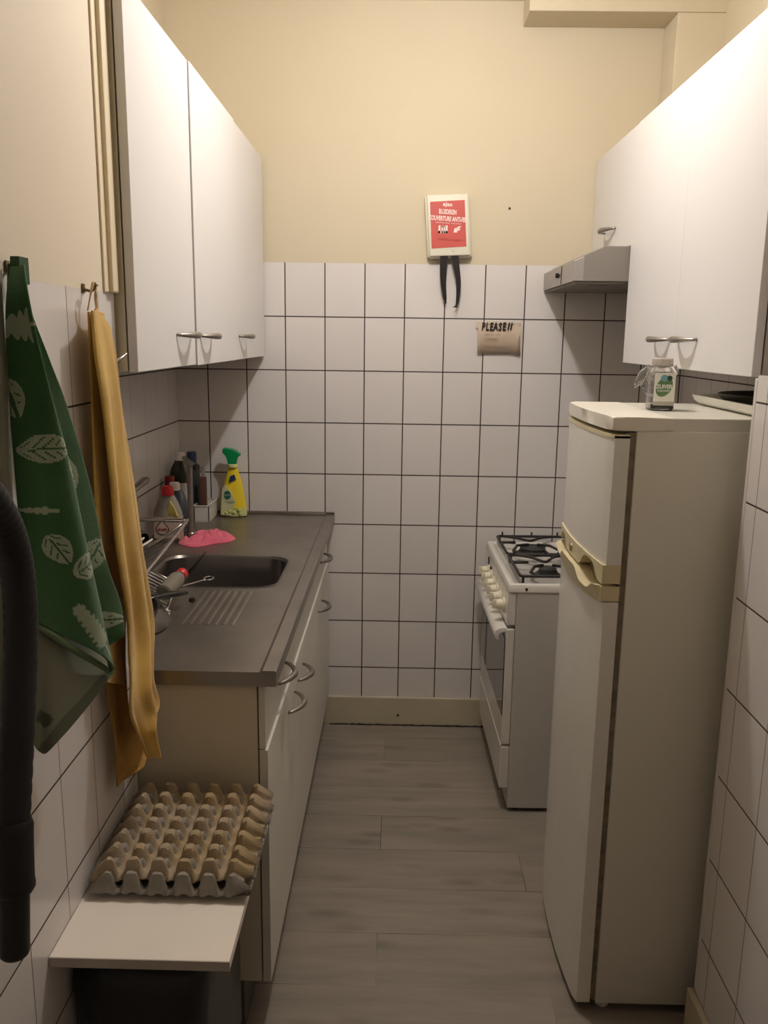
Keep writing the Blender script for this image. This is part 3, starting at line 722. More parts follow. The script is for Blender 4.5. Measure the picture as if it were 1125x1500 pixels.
# ------------------------------------------------------------------ paper note
t = thing('paper_note', 'brown paper note reading PLEASE!! taped on the back tiles', 'note', (1.108, -.004, 1.52))
b = BM(); N = 14
lo_, hi_ = [], []
for i in range(N+1):
    u = i/N; x = 1.027+.160*u; curl = -.004-.004*abs(2*u-1)**3
    lo_.append((x+.001, curl-.004, 1.5185-.004*(u > .9))); hi_.append((x, -.0035-.0015*abs(2*u-1)**3, 1.635-.002*math.sin(u*PI)))
vs = [[b.verts.new(p) for p in lo_], [b.verts.new((( a[0]+c_[0])/2, (a[1]+c_[1])/2, (a[2]+c_[2])/2)) for a, c_ in zip(lo_, hi_)], [b.verts.new(p) for p in hi_]]
for r in range(2):
    for i in range(N): b.faces.new([vs[r][i], vs[r][i+1], vs[r+1][i+1], vs[r+1][i]])
pg = obj('paper', b, M['kraft'], t, smooth='all'); md = pg.modifiers.new('s', 'SOLIDIFY'); md.thickness = .0006
b = BM(); box(b, 1.019, 1.034, -.0065, -.0058, 1.612, 1.636); box(b, 1.177, 1.192, -.0075, -.0068, 1.520, 1.62); box(b, 1.06, 1.165, -.0064, -.0058, 1.628, 1.638); obj('tape', b, M['tape'], t)
ny = -.0085
for ch, x, dz in zip('PLEASE', (1.047, 1.062, 1.077, 1.093, 1.110, 1.125), (0, 0, 0, .001, 0, .001)):
    text('handwritten_letter', ch, .040, M['ink'], t, (x, ny, 1.6165+dz), sx=.60, bold=.0016, shear=.12)
for x in (1.142, 1.152):
    b = BM(); tube(b, [(x-.002, ny, 1.607), (x+.003, ny, 1.634)], .0024, 8); obj('handwritten_stroke', b, M['ink'], t)
text('handwritten_line', 'KEEP  ALL  THE', .0085, M['ink_brown'], t, (1.083, ny, 1.589), shear=.15, bold=-.0001)
text('handwritten_line', 'CORNER', .017, M['ink_brown'], t, (1.077, ny, 1.570), sx=.8, shear=.2, bold=-.0002)
text('handwritten_line', 'Clean  100  food !', .013, M['ink_brown'], t, (1.097, ny, 1.5435), sx=.9, shear=.2, bold=-.0002)

# ------------------------------------------------------------------ gas stove
STV = thing('gas_stove', 'white freestanding gas cooker with glass oven door and cream knobs', 'stove', (1.124, -.655, 0), math.radians(1.2))
def so(name, bm, m, smooth=False, parent=STV): return obj(name, bm, m, parent, smooth, local=True)
D = .50
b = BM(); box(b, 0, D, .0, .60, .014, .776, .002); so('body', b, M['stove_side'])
for (x, y) in ((.03, .03), (.03, .57), (D-.03, .03), (D-.03, .57)):
    b = BM(); lathe(b, [(.014, .0005), (.014, .016)], (x, y, 0), 14); so('foot', b, M['black'])
b = BM(); box(b, .002, .012, .01, .59, .016, .084); so('kick_plate', b, mat('kick_grey', (.30, .27, .23), .5))
b = BM(); box(b, -.030, -.0005, .001, .599, .088, .238, .003); dr_ = so('drawer', b, M['stove'])
b = BM(); box(b, -.0315, -.004, .004, .596, .2395, .2425); so('drawer_edge', b, M['stove'], parent=dr_)
b = BM(); box(b, -.030, -.0005, .001, .599, .246, .652, .004); od = so('oven_door', b, M['stove'])
b = BM(); box(b, -.0325, -.0295, .0025, .565, .350, .618, .001); so('glass', b, M['oven_glass'], parent=od)
b = BM(); prism(b, [(-.028, .655), (-.052, .652), (-.063, .644), (-.067, .630), (-.064, .620), (-.055, .612), (-.050, .614), (-.055, .628), (-.049, .638), (-.028, .640)], 'y', .006, .594, .0015); so('handle', b, M['stove'], smooth=True, parent=od)
b = BM(); prism(b, [(-.027, .664), (-.029, .70), (-.027, .774), (-.0005, .774), (-.0005, .664)], 'y', .001, .599, .003); cp = so('control_panel', b, M['stove'])
for k in range(6):
    y = .075+.082*k
    b = BM(); lathe(b, [(.024, -.028), (.024, -.032), (.0185, -.035), (.0165, -.050), (.015, -.054), (.006, -.056)], (0, y, .713), 22, axis='x'); kn = so('knob', b, M['stove_cream'], smooth=True, parent=cp)
    b = BM(); box(b, -.066, -.045, y-.0035, y+.0035, .697, .729, .002); so('grip', b, M['stove_cream'], smooth=True, parent=kn)
b = BM(); box(b, -.0305, -.0275, .485, .50, .735, .765, .001); so('button', b, M['black'], parent=cp)
b = BM(); lathe(b, [(.006, -.0275), (.005, -.033)], (0, .42, .742), 12, axis='x'); so('button', b, M['black'], parent=cp)
# hob with rolled rim and recessed plate
b = BM(); Z0, Z1 = .777, .803
rings = []
for ins, z in ((0, Z0), (0, Z1-.008), (.003, Z1-.002), (.009, Z1), (.020, Z1), (.026, Z1-.003), (.030, Z1-.006)):
    pr = rrect(-.027+ins, D-ins, -.002+ins, .602-ins, max(.012-ins*.2, .004), 4); rings.append([b.verts.new((*p, z)) for p in pr])
for r0, r1 in zip(rings, rings[1:]):
    for i in range(len(r0)): b.faces.new([r0[i], r0[(i+1) % len(r0)], r1[(i+1) % len(r0)], r1[i]])
b.faces.new(rings[-1]); b.faces.new(list(reversed(rings[0]))); bmesh.ops.recalc_face_normals(b, faces=b.faces)
hob = so('hob', b, M['stove'], smooth=True)
b = BM(); lathe(b, [(.0045, -.0015), (.0045, -.0035)], (.03, 0, .788), 12, axis='y'); so('screw', b, M['black'], parent=hob)
ZP = Z1-.006
burners = [(.125, .145, .030), (.125, .435, .047), (.365, .145, .040), (.365, .435, .036)]
for (x, y, r) in burners:
    b = BM(); lathe(b, [(r+.012, ZP), (r+.012, ZP+.003), (r+.004, ZP+.006), (r+.002, ZP+.014), (r-.004, ZP+.016)], (x, y, 0), 30); bu = so('burner', b, M['iron'], smooth=True)
    b = BM(); lathe(b, [(r-.001, ZP+.016), (r, ZP+.018), (r, ZP+.022), (r-.006, ZP+.025), (.0, ZP+.026)], (x, y, 0), 30); so('burner_cap', b, mat('burner_enamel', (.03, .03, .03), .35), smooth=True, parent=bu)
ZG = Z1+.022; rb = .0052
for (ya, yb_) in ((.022, .292), (.308, .582)):
    b = BM(); xa, xb = .012, .475
    tube(b, [(p[0], p[1], ZG) for p in rrect(xa, xb, ya, yb_, .012, 3)], rb, 8, closed=True)
    for x in (xa+.02, .145, .245, .345, xb-.02): tube(b, [(x, yb_, ZG+.0), (x, yb_+.001, ZG+.017)], .0035, 6)
    for (x, y) in ((xa+.01, ya+.004), (xa+.01, yb_-.004), (xb-.01, ya+.004), (xb-.01, yb_-.004)): tube(b, [(x, y, ZG), (x, y, ZP+.0005)], .0045, 6)
    tube(b, [(xa, (ya+yb_)/2+.035, ZG), (xa+.055, (ya+yb_)/2+.035, ZG)], rb, 8)
    for (x, y, r) in burners:
        if not ya < y < yb_: continue
        w = .085 if r > .031 else .072
        # bent fingers closing round the burner
        tube(b, spline([(x-w-.01, yb_, ZG), (x-w*.55, yb_-.035, ZG+.002), (x, y+r+.018, ZG+.003), (x+w*.55, yb_-.035, ZG+.002), (x+w+.01, yb_, ZG)], 6), rb, 8)
        tube(b, [(x-w+.02, ya, ZG), (x-w, ya+.045, ZG+.001), (x-w+.025, y-.012, ZG+.003), (x-.016, y+.004, ZG+.003)], rb, 8)
        tube(b, [(x+w-.02, ya, ZG), (x+w, ya+.045, ZG+.001), (x+w-.025, y-.012, ZG+.003), (x+.016, y+.004, ZG+.003)], rb, 8)
    so('pan_support', b, M['iron'], smooth='all')

# ------------------------------------------------------------------ refrigerator
FR = thing('refrigerator', 'tall off white fridge freezer with yellowed handle bands at the right', 'refrigerator', (1.5, -1.30, 0))
ya, yb_ = -1.522, -1.085
xf0 = 1.178
def front(y, base=xf0, bulge=.020):
    u = (y-(ya+yb_)/2)/((yb_-ya)/2); return base-.6*bulge*(1-u*u)-.0035*(u+1)
def curved(bm, z0, z1, xb, bulge=.020, base=xf0, n=20, y0=ya, y1=yb_, rf=.014, zt=None):
    """slab with a bowed front; rf rounds the far vertical edge"""
    pts = [(xb, y1), (xb, y0)]
    for i in range(n+1):
        y = y0+(y1-y0)*i/n; x = front(y, base, bulge)
        d = y1-y
        if d < rf: x += rf-math.sqrt(max(0, rf*rf-(rf-d)**2))
        d = y-y0
        if d < .004: x += .004-math.sqrt(max(0, .004**2-(.004-d)**2))
        pts.append((x, y))
    prism(bm, list(reversed(pts)), 'z', z0, z1, .0015, 1); return bm
b = BM(); box(b, 1.2265, 1.79, ya, yb_, .022, 1.392, .004); obj('body', b, M['fridge'], FR, smooth=True)
b = BM(); box(b, 1.226, 1.78, ya+.004, yb_-.004, 1.390, 1.419, .003); 
obj('top_panel', b, M['fridge'], FR)
# cap with raised bowed lip
b = BM()
n = 18; pts = [(1.30, yb_-.001), (1.30, ya), (1.235, ya-.0005), (1.20, ya-.001)]
pts += [(front(ya+(yb_-ya)*i/n, 1.176, .022) + (.016-math.sqrt(max(0, .016**2-(.016-(yb_-(ya+(yb_-ya)*i/n)))**2)) if (yb_-(ya+(yb_-ya)*i/n)) < .016 else 0), ya+(yb_-ya)*i/n) for i in range(n+1)]
prism(b, list(reversed(pts)), 'z', 1.3915, 1.420, .005, 3); obj('cap', b, mat('fridge_cap', (.74, .71, .62), .35), FR, smooth=True)
b = BM(); box(b, 1.205, 1.230, ya+.004, yb_-.008, .03, 1.388); obj('gasket', b, M['gasket'], FR)
b = BM(); curved(b, 1.1035, 1.382, 1.2135); ud = obj('door', b, M['fridge_door'], FR, smooth=True); ud['label'] = 'small upper freezer door'
b = BM(); curved(b, 1.3745, 1.3835, 1.2138, base=xf0-.0015); obj('top_edge', b, M['fridge_cream'], ud, smooth=True)
b = BM(); curved(b, .024, 1.022, 1.2135); ld = obj('door', b, M['fridge_door'], FR, smooth=True); ld['label'] = 'tall lower refrigerator door'
# handle bands: outlines in (y, z) wrapped on the bowed front
def wave(y, up):
    s = 0
    for c0, w, a in ((-1.425, .055, 1), (-1.150, .045, .8)):
        s = max(s, a*math.exp(-((y-c0)/w)**4))
    return s
def band(zlo, zhi, thick, back, name, par, m, lip=None):
    n = 60; b = BM(); F, B = [], []
    for i in range(n+1):
        y = ya+(yb_-ya)*i/n; x = front(y, xf0-thick)
        d = yb_-y
        if d < .014: x += .014-math.sqrt(max(0, .014**2-(.014-d)**2))
        yy = y-.0008 if i == 0 else y
        F.append((b.verts.new((x+(lip[0](y) if lip else 0), yy, zlo(y))), b.verts.new((x+(lip[1](y) if lip else 0), yy, zhi(y)))))
        B.append((b.verts.new((back, yy, zlo(y))), b.verts.new((back, yy, zhi(y)))))
    for i in range(n):
        b.faces.new([F[i][0], F[i][1], F[i+1][1], F[i+1][0]]); b.faces.new([B[i][0], B[i+1][0], B[i+1][1], B[i][1]])
        b.faces.new([F[i][1], B[i][1], B[i+1][1], F[i+1][1]]); b.faces.new([F[i][0], F[i+1][0], B[i+1][0], B[i][0]])
    b.faces.new([F[0][0], B[0][0], B[0][1], F[0][1]]); b.faces.new([F[n][0], F[n][1], B[n][1], B[n][0]])
    bmesh.ops.recalc_face_normals(b, faces=b.faces)
    return obj(name, b, m, par, smooth=True)
inner = lambda y: 1 if ya+.012 < y < yb_-.01 else 0
band(lambda y: 1.0635+.034*wave(y, 1)*inner(y), lambda y: 1.1045, .0035, 1.2135, 'handle_band', ud, M['fridge_cream'])
bnd = band(lambda y: 1.0245-.016*(1-((y-(ya+yb_)/2)/((yb_-ya)/2))**2), lambda y: 1.0575-.022*wave(y, 1)*inner(y), .0040, 1.2135, 'handle_band', ld, M['fridge_cream'],
     lip=(lambda y: 0, lambda y: -.010*inner(y)))
b = BM(); lathe(b, [(.012, -.0002), (.011, -.003), (.006, -.0035)], (front(-1.27)-.0035, -1.27, 1.082), 24, axis='x', sx=1.0, sy=.9); obj('badge', b, mat('badge_bronze', (.30, .24, .14), .4, .4), ud, smooth=True)
# hollow behind the finger grips
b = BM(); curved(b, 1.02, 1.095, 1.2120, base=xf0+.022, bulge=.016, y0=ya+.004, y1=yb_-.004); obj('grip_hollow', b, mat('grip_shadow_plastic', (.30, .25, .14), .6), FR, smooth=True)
for y in (ya+.03, yb_-.03):
    for x in (1.25, 1.75):
        b = BM(); lathe(b, [(.016, .0005), (.016, .023)], (x, y, 0), 14); obj('foot', b, M['wcap'], FR)
# jar on the fridge
jx, jy, zf = 1.331, -1.315, 1.4203
t = thing('jar', 'square glass jar with green and white label standing on the refrigerator', 'jar', (jx, jy, zf))
def rr_loft(bm, levels, r=.007, k=4, mi=0, cap=True):
    rings = [[bm.verts.new((*p, z)) for p in rrect(jx-w, jx+w, jy-w, jy+w, min(r, w*.9) if w > r else w*.9, k)] for w, z in levels]
    for r0, r1 in zip(rings, rings[1:]):
        for i in range(len(r0)): bm.faces.new([r0[i], r0[(i+1) % len(r0)], r1[(i+1) % len(r0)], r1[i]])
    if cap: bm.faces.new(rings[-1]); bm.faces.new(list(reversed(rings[0])))
    bmesh.ops.recalc_face_normals(bm, faces=bm.faces); return bm
b = rr_loft(BM(), [(.024, zf+.0003), (.0262, zf+.002), (.0268, zf+.088), (.024, zf+.094), (.0195, zf+.098), (.0185, zf+.102), (.0165, zf+.102), (.0175, zf+.097), (.0225, zf+.091), (.0250, zf+.086), (.0245, zf+.0042), (.022, zf+.003)], .008)
obj('glass', b, M['jar_glass'], t, smooth=True)
b = rr_loft(BM(), [(.0243, zf+.0032), (.0243, zf+.011)], .006); obj('granules', b, M['jar_dark'], t)
b = rr_loft(BM(), [(.0215, zf+.0985), (.0225, zf+.100), (.0225, zf+.114), (.020, zf+.1165)], .02, 8); obj('lid', b, mat('clear_lid', (.80, .74, .66), .2, trans=.5, ior=1.2), t, smooth=True)
b = BM(); box(b, jx-.0235, jx+.0235, jy-.0275, jy-.0269, zf+.020, zf+.084); lb = obj('label', b, M['jar_label'], t)
b = BM(); lathe(b, [(.021, -.0281), (.021, -.0274)], (0, jy, 0), 30, axis='y', sx=.80, sy=1.12)
bmesh.ops.rotate(b, verts=b.verts, cent=(0, jy, 0), matrix=Matrix.Rotation(.5, 3, 'Y')); bmesh.ops.translate(b, verts=b.verts, vec=(jx-.001, 0, zf+.053)); obj('oval_print', b, M['jar_green'], lb)
b = BM(); lathe(b, [(.009, -.0285), (.009, -.0279)], (jx-.001, jy, zf+.072), 20, axis='y', sx=1.0, sy=.8); obj('blue_print', b, M['jar_blue'], lb)
b = BM(); lathe(b, [(.006, -.0286), (.006, -.0280)], (jx+.010, jy, zf+.072), 16, axis='y'); obj('dark_print', b, mat('label_dark_green', (.03, .08, .04), .5), lb)
text('lettering', 'ZUIVER', .0125, M['jar_label'], lb, (jx-.001, jy-.0286, zf+.053), bold=.0004, sx=.85)
text('lettering', 'KOKOSVET', .0055, M['jar_label'], lb, (jx-.002, jy-.0286, zf+.044), bold=.0001)
b = BM(); box(b, jx-.0235, jx+.0235, jy-.0274, jy-.0269, zf+.011, zf+.0195); obj('label_foot', b, mat('label_grey', (.45, .43, .36), .5), lb)
# crinkled clear wrap behind the jar
def lobe(bm, c, rx, ry, rz, tilt, seed):
    r = bmesh.ops.create_icosphere(bm, subdivisions=4, radius=1)
    for v in r['verts']:
        d = v.co.normalized(); f = 1+.28*noise.noise(d*2.6+Vector((seed, 0, 0)))+.16*noise.noise(d*6+Vector((0, seed, 0)))
        v.co = Vector((d.x*rx*f, d.y*ry*f, d.z*rz*f))
    bmesh.ops.rotate(bm, verts=r['verts'], cent=(0, 0, 0), matrix=Matrix.Rotation(tilt, 3, 'Y')); bmesh.ops.translate(bm, verts=r['verts'], vec=c)
b = BM(); lobe(b, (jx-.036, jy+.036, zf+.072), .010, .005, .026, .5, 2.0); lobe(b, (jx+.034, jy+.036, zf+.074), .011, .005, .024, .3, 5.0); lobe(b, (jx, jy+.040, zf+.055), .030, .005, .030, 0, 9.0)
tag(obj('plastic_wrap', b, M['wrap'], loc=(jx, jy+.04, zf), smooth='all'), 'crinkled clear plastic wrap sticking out behind the jar on the fridge', 'plastic wrap')
# tray on the fridge
t = thing('baking_tray', 'shallow white enamel tray on the refrigerator beside the right wall', 'tray', (1.62, -1.26, zf))
b = BM(); x0, x1, y0, y1 = 1.470, 1.785, -1.505, -1.10
rings = []
for ins, z in ((.018, zf+.0005), (.006, zf+.010), (0, zf+.024), (.006, zf+.0245), (.011, zf+.022), (.020, zf+.006)):
    rings.append([b.verts.new((*p, z)) for p in rrect(x0+ins, x1-ins, y0+ins, y1-ins, .02, 4)])
for r0, r1 in zip(rings, rings[1:]):
    for i in range(len(r0)): b.faces.new([r0[i], r0[(i+1) % len(r0)], r1[(i+1) % len(r0)], r1[i]])
b.faces.new(list(reversed(rings[0]))); b.faces.new(rings[-1]); bmesh.ops.recalc_face_normals(b, faces=b.faces); obj('shell', b, M['tray_w'], t, smooth=True)
b = lathe(BM(), [(.0, zf+.0065), (.128, zf+.0065), (.146, zf+.028), (.152, zf+.036), (.150, zf+.037), (.141, zf+.030), (.124, zf+.010), (.0, zf+.0095)], (1.628, -1.30, 0), 48)
tag(obj('oven_pan', b, mat('dark_nonstick', (.05, .045, .04), .4), loc=(1.632, -1.30, zf+.0065), smooth=True), 'round dark baking pan lying in the white tray on the fridge', 'pan')

# ------------------------------------------------------------------ fold-out shelf, egg trays, bin
ZS = .588
t = thing('wall_shelf', 'white melamine shelf fixed to the left passage wall', 'shelf', (.33, -1.86, ZS-.018))
b = BM(); box(b, XL+.001, .477, -2.092, -1.66, ZS-.018, ZS, .001)
obj('board', b, M['shelf'], t)
b = BM(); box(b, XL+.0015, .4775, -2.0935, -2.0915, ZS-.0175, ZS-.0005); obj('edge_strip', b, M['shelf_edge'], t)

def egg_tray(label, z0, m, dx, dy, dz, rz, thick=.003):
    """moulded pulp tray: 5 x 6 cups between flat topped pegs"""
    px, py = .046, .0443; nx, ny_ = 5, 6; res = 14
    W, L_ = nx*px, ny_*py; mgx, mgy = .030, .013
    b = BM(); NX, NY = nx*res, ny_*res; g = []
    for j in range(-1, NY+2):
        row = []
        for i in range(-1, NX+2):
            u = min(max(i, 0), NX)/res; v = min(max(j, 0), NY)/res
            c_ = math.cos(2*PI*u)+math.cos(2*PI*v)
            w_ = (c_+2)/4; hgt = .003+.012*w_+.078*w_**6
            hgt = min(hgt, .0385); hgt = max(hgt, .005)
            e = noise.noise(Vector((u*1.3, v*1.3, z0*40)))*.0025
            x = u*px-W/2; y = v*py-L_/2
            edge = (i < 0 or i > NX or j < 0 or j > NY)
            if i < 0: x -= mgx
            if i > NX: x += mgx
            if j < 0: y -= mgy
            if j > NY: y += mgy
            if edge: hgt = .010+e*3+(.004*math.sin(i*.9)+.004*math.sin(j*.8))*.5
            else: hgt += e
            row.append(b.verts.new((x, y, hgt)))
        g.append(row)
    for j in range(len(g)-1):
        for i in range(len(g[0])-1): b.faces.new([g[j][i], g[j][i+1], g[j+1][i+1], g[j+1][i]])
    R = Matrix.Rotation(rz, 3, 'Z'); bmesh.ops.rotate(b, verts=b.verts, cent=(0, 0, 0), matrix=R)
    loc = (.339+dx, -1.788+dy, z0)
    bmesh.ops.translate(b, verts=b.verts, vec=loc)
    o = obj('egg_tray', b, m, loc=loc, smooth=True)
    md = o.modifiers.new('thickness', 'SOLIDIFY'); md.thickness = thick; md.offset = 1
    o.rotation_euler = (dz, 0, 0)
    return tag(o, label, 'egg tray', 'moulded pulp egg trays stacked on the shelf')
egg_tray('lower grey pulp egg tray resting directly on the white shelf', ZS+.003, M['pulp_low'], .001, -.014, 0, 0)
egg_tray('upper brown pulp egg tray on top of the stack', ZS+.021, M['pulp'], -.001, .002, 0, .010)

t = thing('waste_bin', 'black waste bin lined with a black bag under the white shelf', 'bin', (.31, -1.84, 0))
b = BM(); rings = []
for w, l, z in ((.085, .13, .001), (.092, .145, .25), (.098, .155, .44), (.094, .150, .44), (.10, .14, .25)):
    rings.append([b.verts.new((*p, z)) for p in rrect(.308-w, .308+w, -1.85-l, -1.85+l, .04, 5)])
for r0, r1 in zip(rings, rings[1:]):
    for i in range(len(r0)): b.faces.new([r0[i], r0[(i+1) % len(r0)], r1[(i+1) % len(r0)], r1[i]])
b.faces.new(list(reversed(rings[0]))); bmesh.ops.recalc_face_normals(b, faces=b.faces); obj('bucket', b, M['binm'], t, smooth=True)
b = BM(); rings = []
for (w, l, z) in ((.100, .165, .06), (.110, .185, .12), (.112, .195, .26), (.108, .19, .40), (.115, .195, .48), (.105, .185, .515), (.085, .15, .525), (.05, .09, .51), (.01, .02, .50)):
    ring = []
    for k, p in enumerate(rrect(.308-w, .308+w, -1.85-l, -1.85+l, min(.045, w*.9), 9)):
        q = noise.noise(Vector((p[0]*28, p[1]*28, z*9)))*.016; d = Vector((p[0]-.308, p[1]+1.85)).normalized()
        q2 = noise.noise(Vector((p[0]*20, p[1]*20, 7)))*.012
        x_ = min(max(p[0]+d.x*q, XL+.004), .452); y_ = min(p[1]+d.y*q, -1.618)
        ring.append(b.verts.new((x_, y_, min(z+q2, ZS-.024))))
    rings.append(ring)
for r0, r1 in zip(rings, rings[1:]):
    for i in range(len(r0)): b.faces.new([r0[i], r0[(i+1) % len(r0)], r1[(i+1) % len(r0)], r1[i]])
b.faces.new(rings[-1]); bmesh.ops.recalc_face_normals(b, faces=b.faces); obj('bin_bag', b, M['binbag'], t, smooth='all')

# ------------------------------------------------------------------ hooks, towels, hose
def hook(label, y, z, tilt=0):
    t = thing('wall_hook', label, 'hook', (XL, y, z), group=None)
    b = BM(); box(b, XL+.0005, XL+.003, y-.006, y+.006, z-.010, z+.006, .001); obj('plate', b, M['hookm'], t)
    b = BM(); tube(b, spline([(XL+.003, y, z-.004), (XL+.016, y, z-.006), (XL+.022, y+tilt, z+.002), (XL+.022, y+tilt, z+.008)], 5), .0025, 8); obj('prong', b, M['hookm'], t, smooth='all')
    b = BM(); tube(b, [(XL+.022, y-.012, z+.004), (XL+.022, y+.012, z+.004)], .0018, 8); obj('crossbar', b, M['hookm'], t)
hook('small brass wall hook holding the green towel', -2.060, 1.666)
hook('small brass wall hook holding the mustard yellow towel', -1.772, 1.652)
t = thing('wall_hook', 'empty steel hook at the wall edge behind the yellow towel', 'hook', (XL, -1.66, 1.52))
b = BM(); tube(b, [(XL+.001, -1.665, 1.512), (XL+.014, -1.655, 1.522), (XL+.030, -1.640, 1.537)], [.0055, .004, .002], 8); obj('prong', b, M['satin'], t, smooth='all')

TW = {}
TW['GF_L'] = [(0.2, -2.081, 1.661, 16, 392), (0.201, -2.104, 1.616, 9, 440), (0.201, -2.115, 1.563, 9, 499), (0.202, -2.12, 1.495, 13, 573), (0.203, -2.128, 1.396, 18, 680), (0.204, -2.131, 1.324, 23, 755), (0.204, -2.138, 1.253, 26, 830), (0.205, -2.147, 1.181, 28, 905)]
TW['GF_R'] = [(0.225, -2.103, 1.663, 32, 388), (0.232, -2.115, 1.625, 37, 430), (0.239, -2.117, 1.573, 48, 488), (0.246, -2.109, 1.51, 64, 557), (0.254, -2.069, 1.388, 96, 680), (0.261, -2.059, 1.305, 112, 760), (0.268, -2.035, 1.193, 134, 860), (0.275, -1.996, 1.039, 161, 984)]
TW['GB_L'] = [(0.196, -2.067, 1.667, 18, 386), (0.199, -2.077, 1.617, 20, 440), (0.201, -2.085, 1.543, 25, 520), (0.204, -2.085, 1.448, 35, 620), (0.207, -2.05, 1.344, 60, 720), (0.21, -2.021, 1.253, 80, 800), (0.212, -1.966, 1.125, 110, 900), (0.215, -1.864, 0.996, 150, 975)]
TW['GB_R'] = [(0.205, -2.05, 1.669, 35, 386), (0.209, -2.052, 1.611, 43, 448), (0.214, -2.013, 1.537, 69, 525), (0.218, -1.966, 1.458, 96, 600), (0.222, -1.905, 1.327, 128, 712), (0.226, -1.866, 1.194, 150, 817), (0.231, -1.815, 1.095, 172, 884), (0.235, -1.814, 1.035, 178, 930)]
TW['GV_T'] = [(0.203, -2.142, 1.181, 28, 903), (0.225, -2.124, 1.155, 60, 923), (0.246, -2.085, 1.114, 100, 948), (0.268, -1.979, 1.032, 160, 984)]
TW['GV_B'] = [(0.2, -2.156, 1.035, 30, 1050), (0.221, -2.136, 0.969, 64, 1103), (0.241, -2.114, 0.986, 92, 1077), (0.262, -1.967, 1.02, 159, 990)]
TW['YL'] = [(0.198, -1.79, 1.61, 129, 457), (0.201, -1.803, 1.538, 131, 520), (0.204, -1.816, 1.445, 134, 600), (0.207, -1.834, 1.32, 137, 707), (0.209, -1.842, 1.209, 142, 800), (0.212, -1.842, 1.084, 150, 900), (0.215, -1.849, 0.957, 156, 1000)]
TW['YM'] = [(0.222, -1.841, 1.611, 134, 455), (0.229, -1.855, 1.539, 139, 520), (0.235, -1.855, 1.449, 149, 600), (0.242, -1.86, 1.325, 159, 707), (0.249, -1.872, 1.217, 166, 800), (0.255, -1.861, 1.091, 180, 900), (0.262, -1.892, 0.925, 184, 1040)]
TW['YR'] = [(0.205, -1.776, 1.616, 139, 452), (0.207, -1.720, 1.589, 158, 476), (0.208, -1.709, 1.56, 163, 500), (0.21, -1.701, 1.523, 168, 530), (0.213, -1.697, 1.435, 175, 600), (0.217, -1.666, 1.296, 191, 704), (0.221, -1.647, 1.16, 203, 800), (0.225, -1.608, 1.005, 219, 900), (0.229, -1.643, 0.929, 217, 960), (0.233, -1.663, 0.887, 217, 994), (0.237, -1.646, 0.826, 225, 1030), (0.241, -1.728, 0.817, 211, 1062), (0.245, -1.746, 0.758, 212, 1108)]
TW['YM2'] = [(0.222, -1.841, 1.611, 134, 455), (0.224, -1.843, 1.539, 139, 520), (0.227, -1.831, 1.447, 149, 600), (0.229, -1.823, 1.319, 159, 707), (0.231, -1.822, 1.204, 166, 800), (0.233, -1.797, 1.069, 180, 900), (0.236, -1.808, 0.993, 182, 960), (0.238, -1.815, 0.943, 184, 1000), (0.24, -1.83, 0.889, 184, 1045), (0.243, -1.798, 0.829, 196, 1077), (0.245, -1.746, 0.756, 212, 1110)]
TW['YV_L'] = [(0.2, -1.819, 0.964, 152, 985), (0.201, -1.805, 0.883, 160, 1040), (0.203, -1.796, 0.819, 166, 1083), (0.204, -1.8, 0.738, 169, 1142), (0.205, -1.798, 0.722, 171, 1152)]
TW['YV_R'] = [(0.225, -1.876, 0.969, 156, 1000), (0.228, -1.792, 0.874, 184, 1043), (0.23, -1.759, 0.81, 196, 1077), (0.232, -1.702, 0.735, 213, 1108), (0.235, -1.722, 0.725, 211, 1122)]
TW['hose'] = [(0.262, -2.38, 1.434, -60, 680), (0.262, -2.34, 1.405, -30, 710), (0.262, -2.297, 1.361, 0, 755), (0.262, -2.272, 1.317, 18, 800), (0.262, -2.262, 1.261, 28, 860), (0.262, -2.271, 1.183, 30, 950), (0.262, -2.304, 1.06, 24, 1100), (0.262, -2.329, 0.967, 19, 1215), (0.262, -2.338, 0.892, 21, 1300), (0.262, -2.352, 0.804, 21, 1402)]
HEM = [tuple(p[:3]) for p in TW['GV_T']]
TW['GV_T'] = [(p[0]-.008, p[1], p[2]+.035, p[3], p[4]-30) for p in TW['GV_T']]
TW['GB_L'] = [(max(p[0]-.010, .19), p[1], p[2], p[3], p[4]) for p in TW['GB_L']]

def loft(bm, A, B, uv, n_s, n_t, fold, attr=None, fn=None):
    """cloth between the edge lines A and B (x, y, z, u, v); fold(s, t) pushes it out from the wall"""
    def dense(L, n):
        pos = spline([p[:3] for p in L], 16); w = []
        seg = len(L)-1
        out = []
        for i in range(n+1):
            f = i/n*(len(pos)-1); k = int(min(f, len(pos)-2)); r = f-k
            g = i/n*seg; q = int(min(g, seg-1)); rr = g-q
            u = L[q][3]*(1-rr)+L[q+1][3]*rr; v = L[q][4]*(1-rr)+L[q+1][4]*rr
            out.append((pos[k].lerp(pos[k+1], r), u, v))
        return out
    DA, DB = dense(A, n_t), dense(B, n_t); rows = []
    for j in range(n_t+1):
        row = []
        for i in range(n_s+1):
            s, t_ = i/n_s, j/n_t
            p = DA[j][0].lerp(DB[j][0], s); p = p+Vector((max(fold(s, t_), XL+.004-p.x), 0, 0))
            vv = bm.verts.new(p)
            u = DA[j][1]*(1-s)+DB[j][1]*s; v = DA[j][2]*(1-s)+DB[j][2]*s
            if attr is not None: vv[attr] = fn(u, v)
            row.append(vv)
        rows.append(row)
    for j in range(n_t):
        for i in range(n_s): bm.faces.new([rows[j][i], rows[j][i+1], rows[j+1][i+1], rows[j+1][i]])

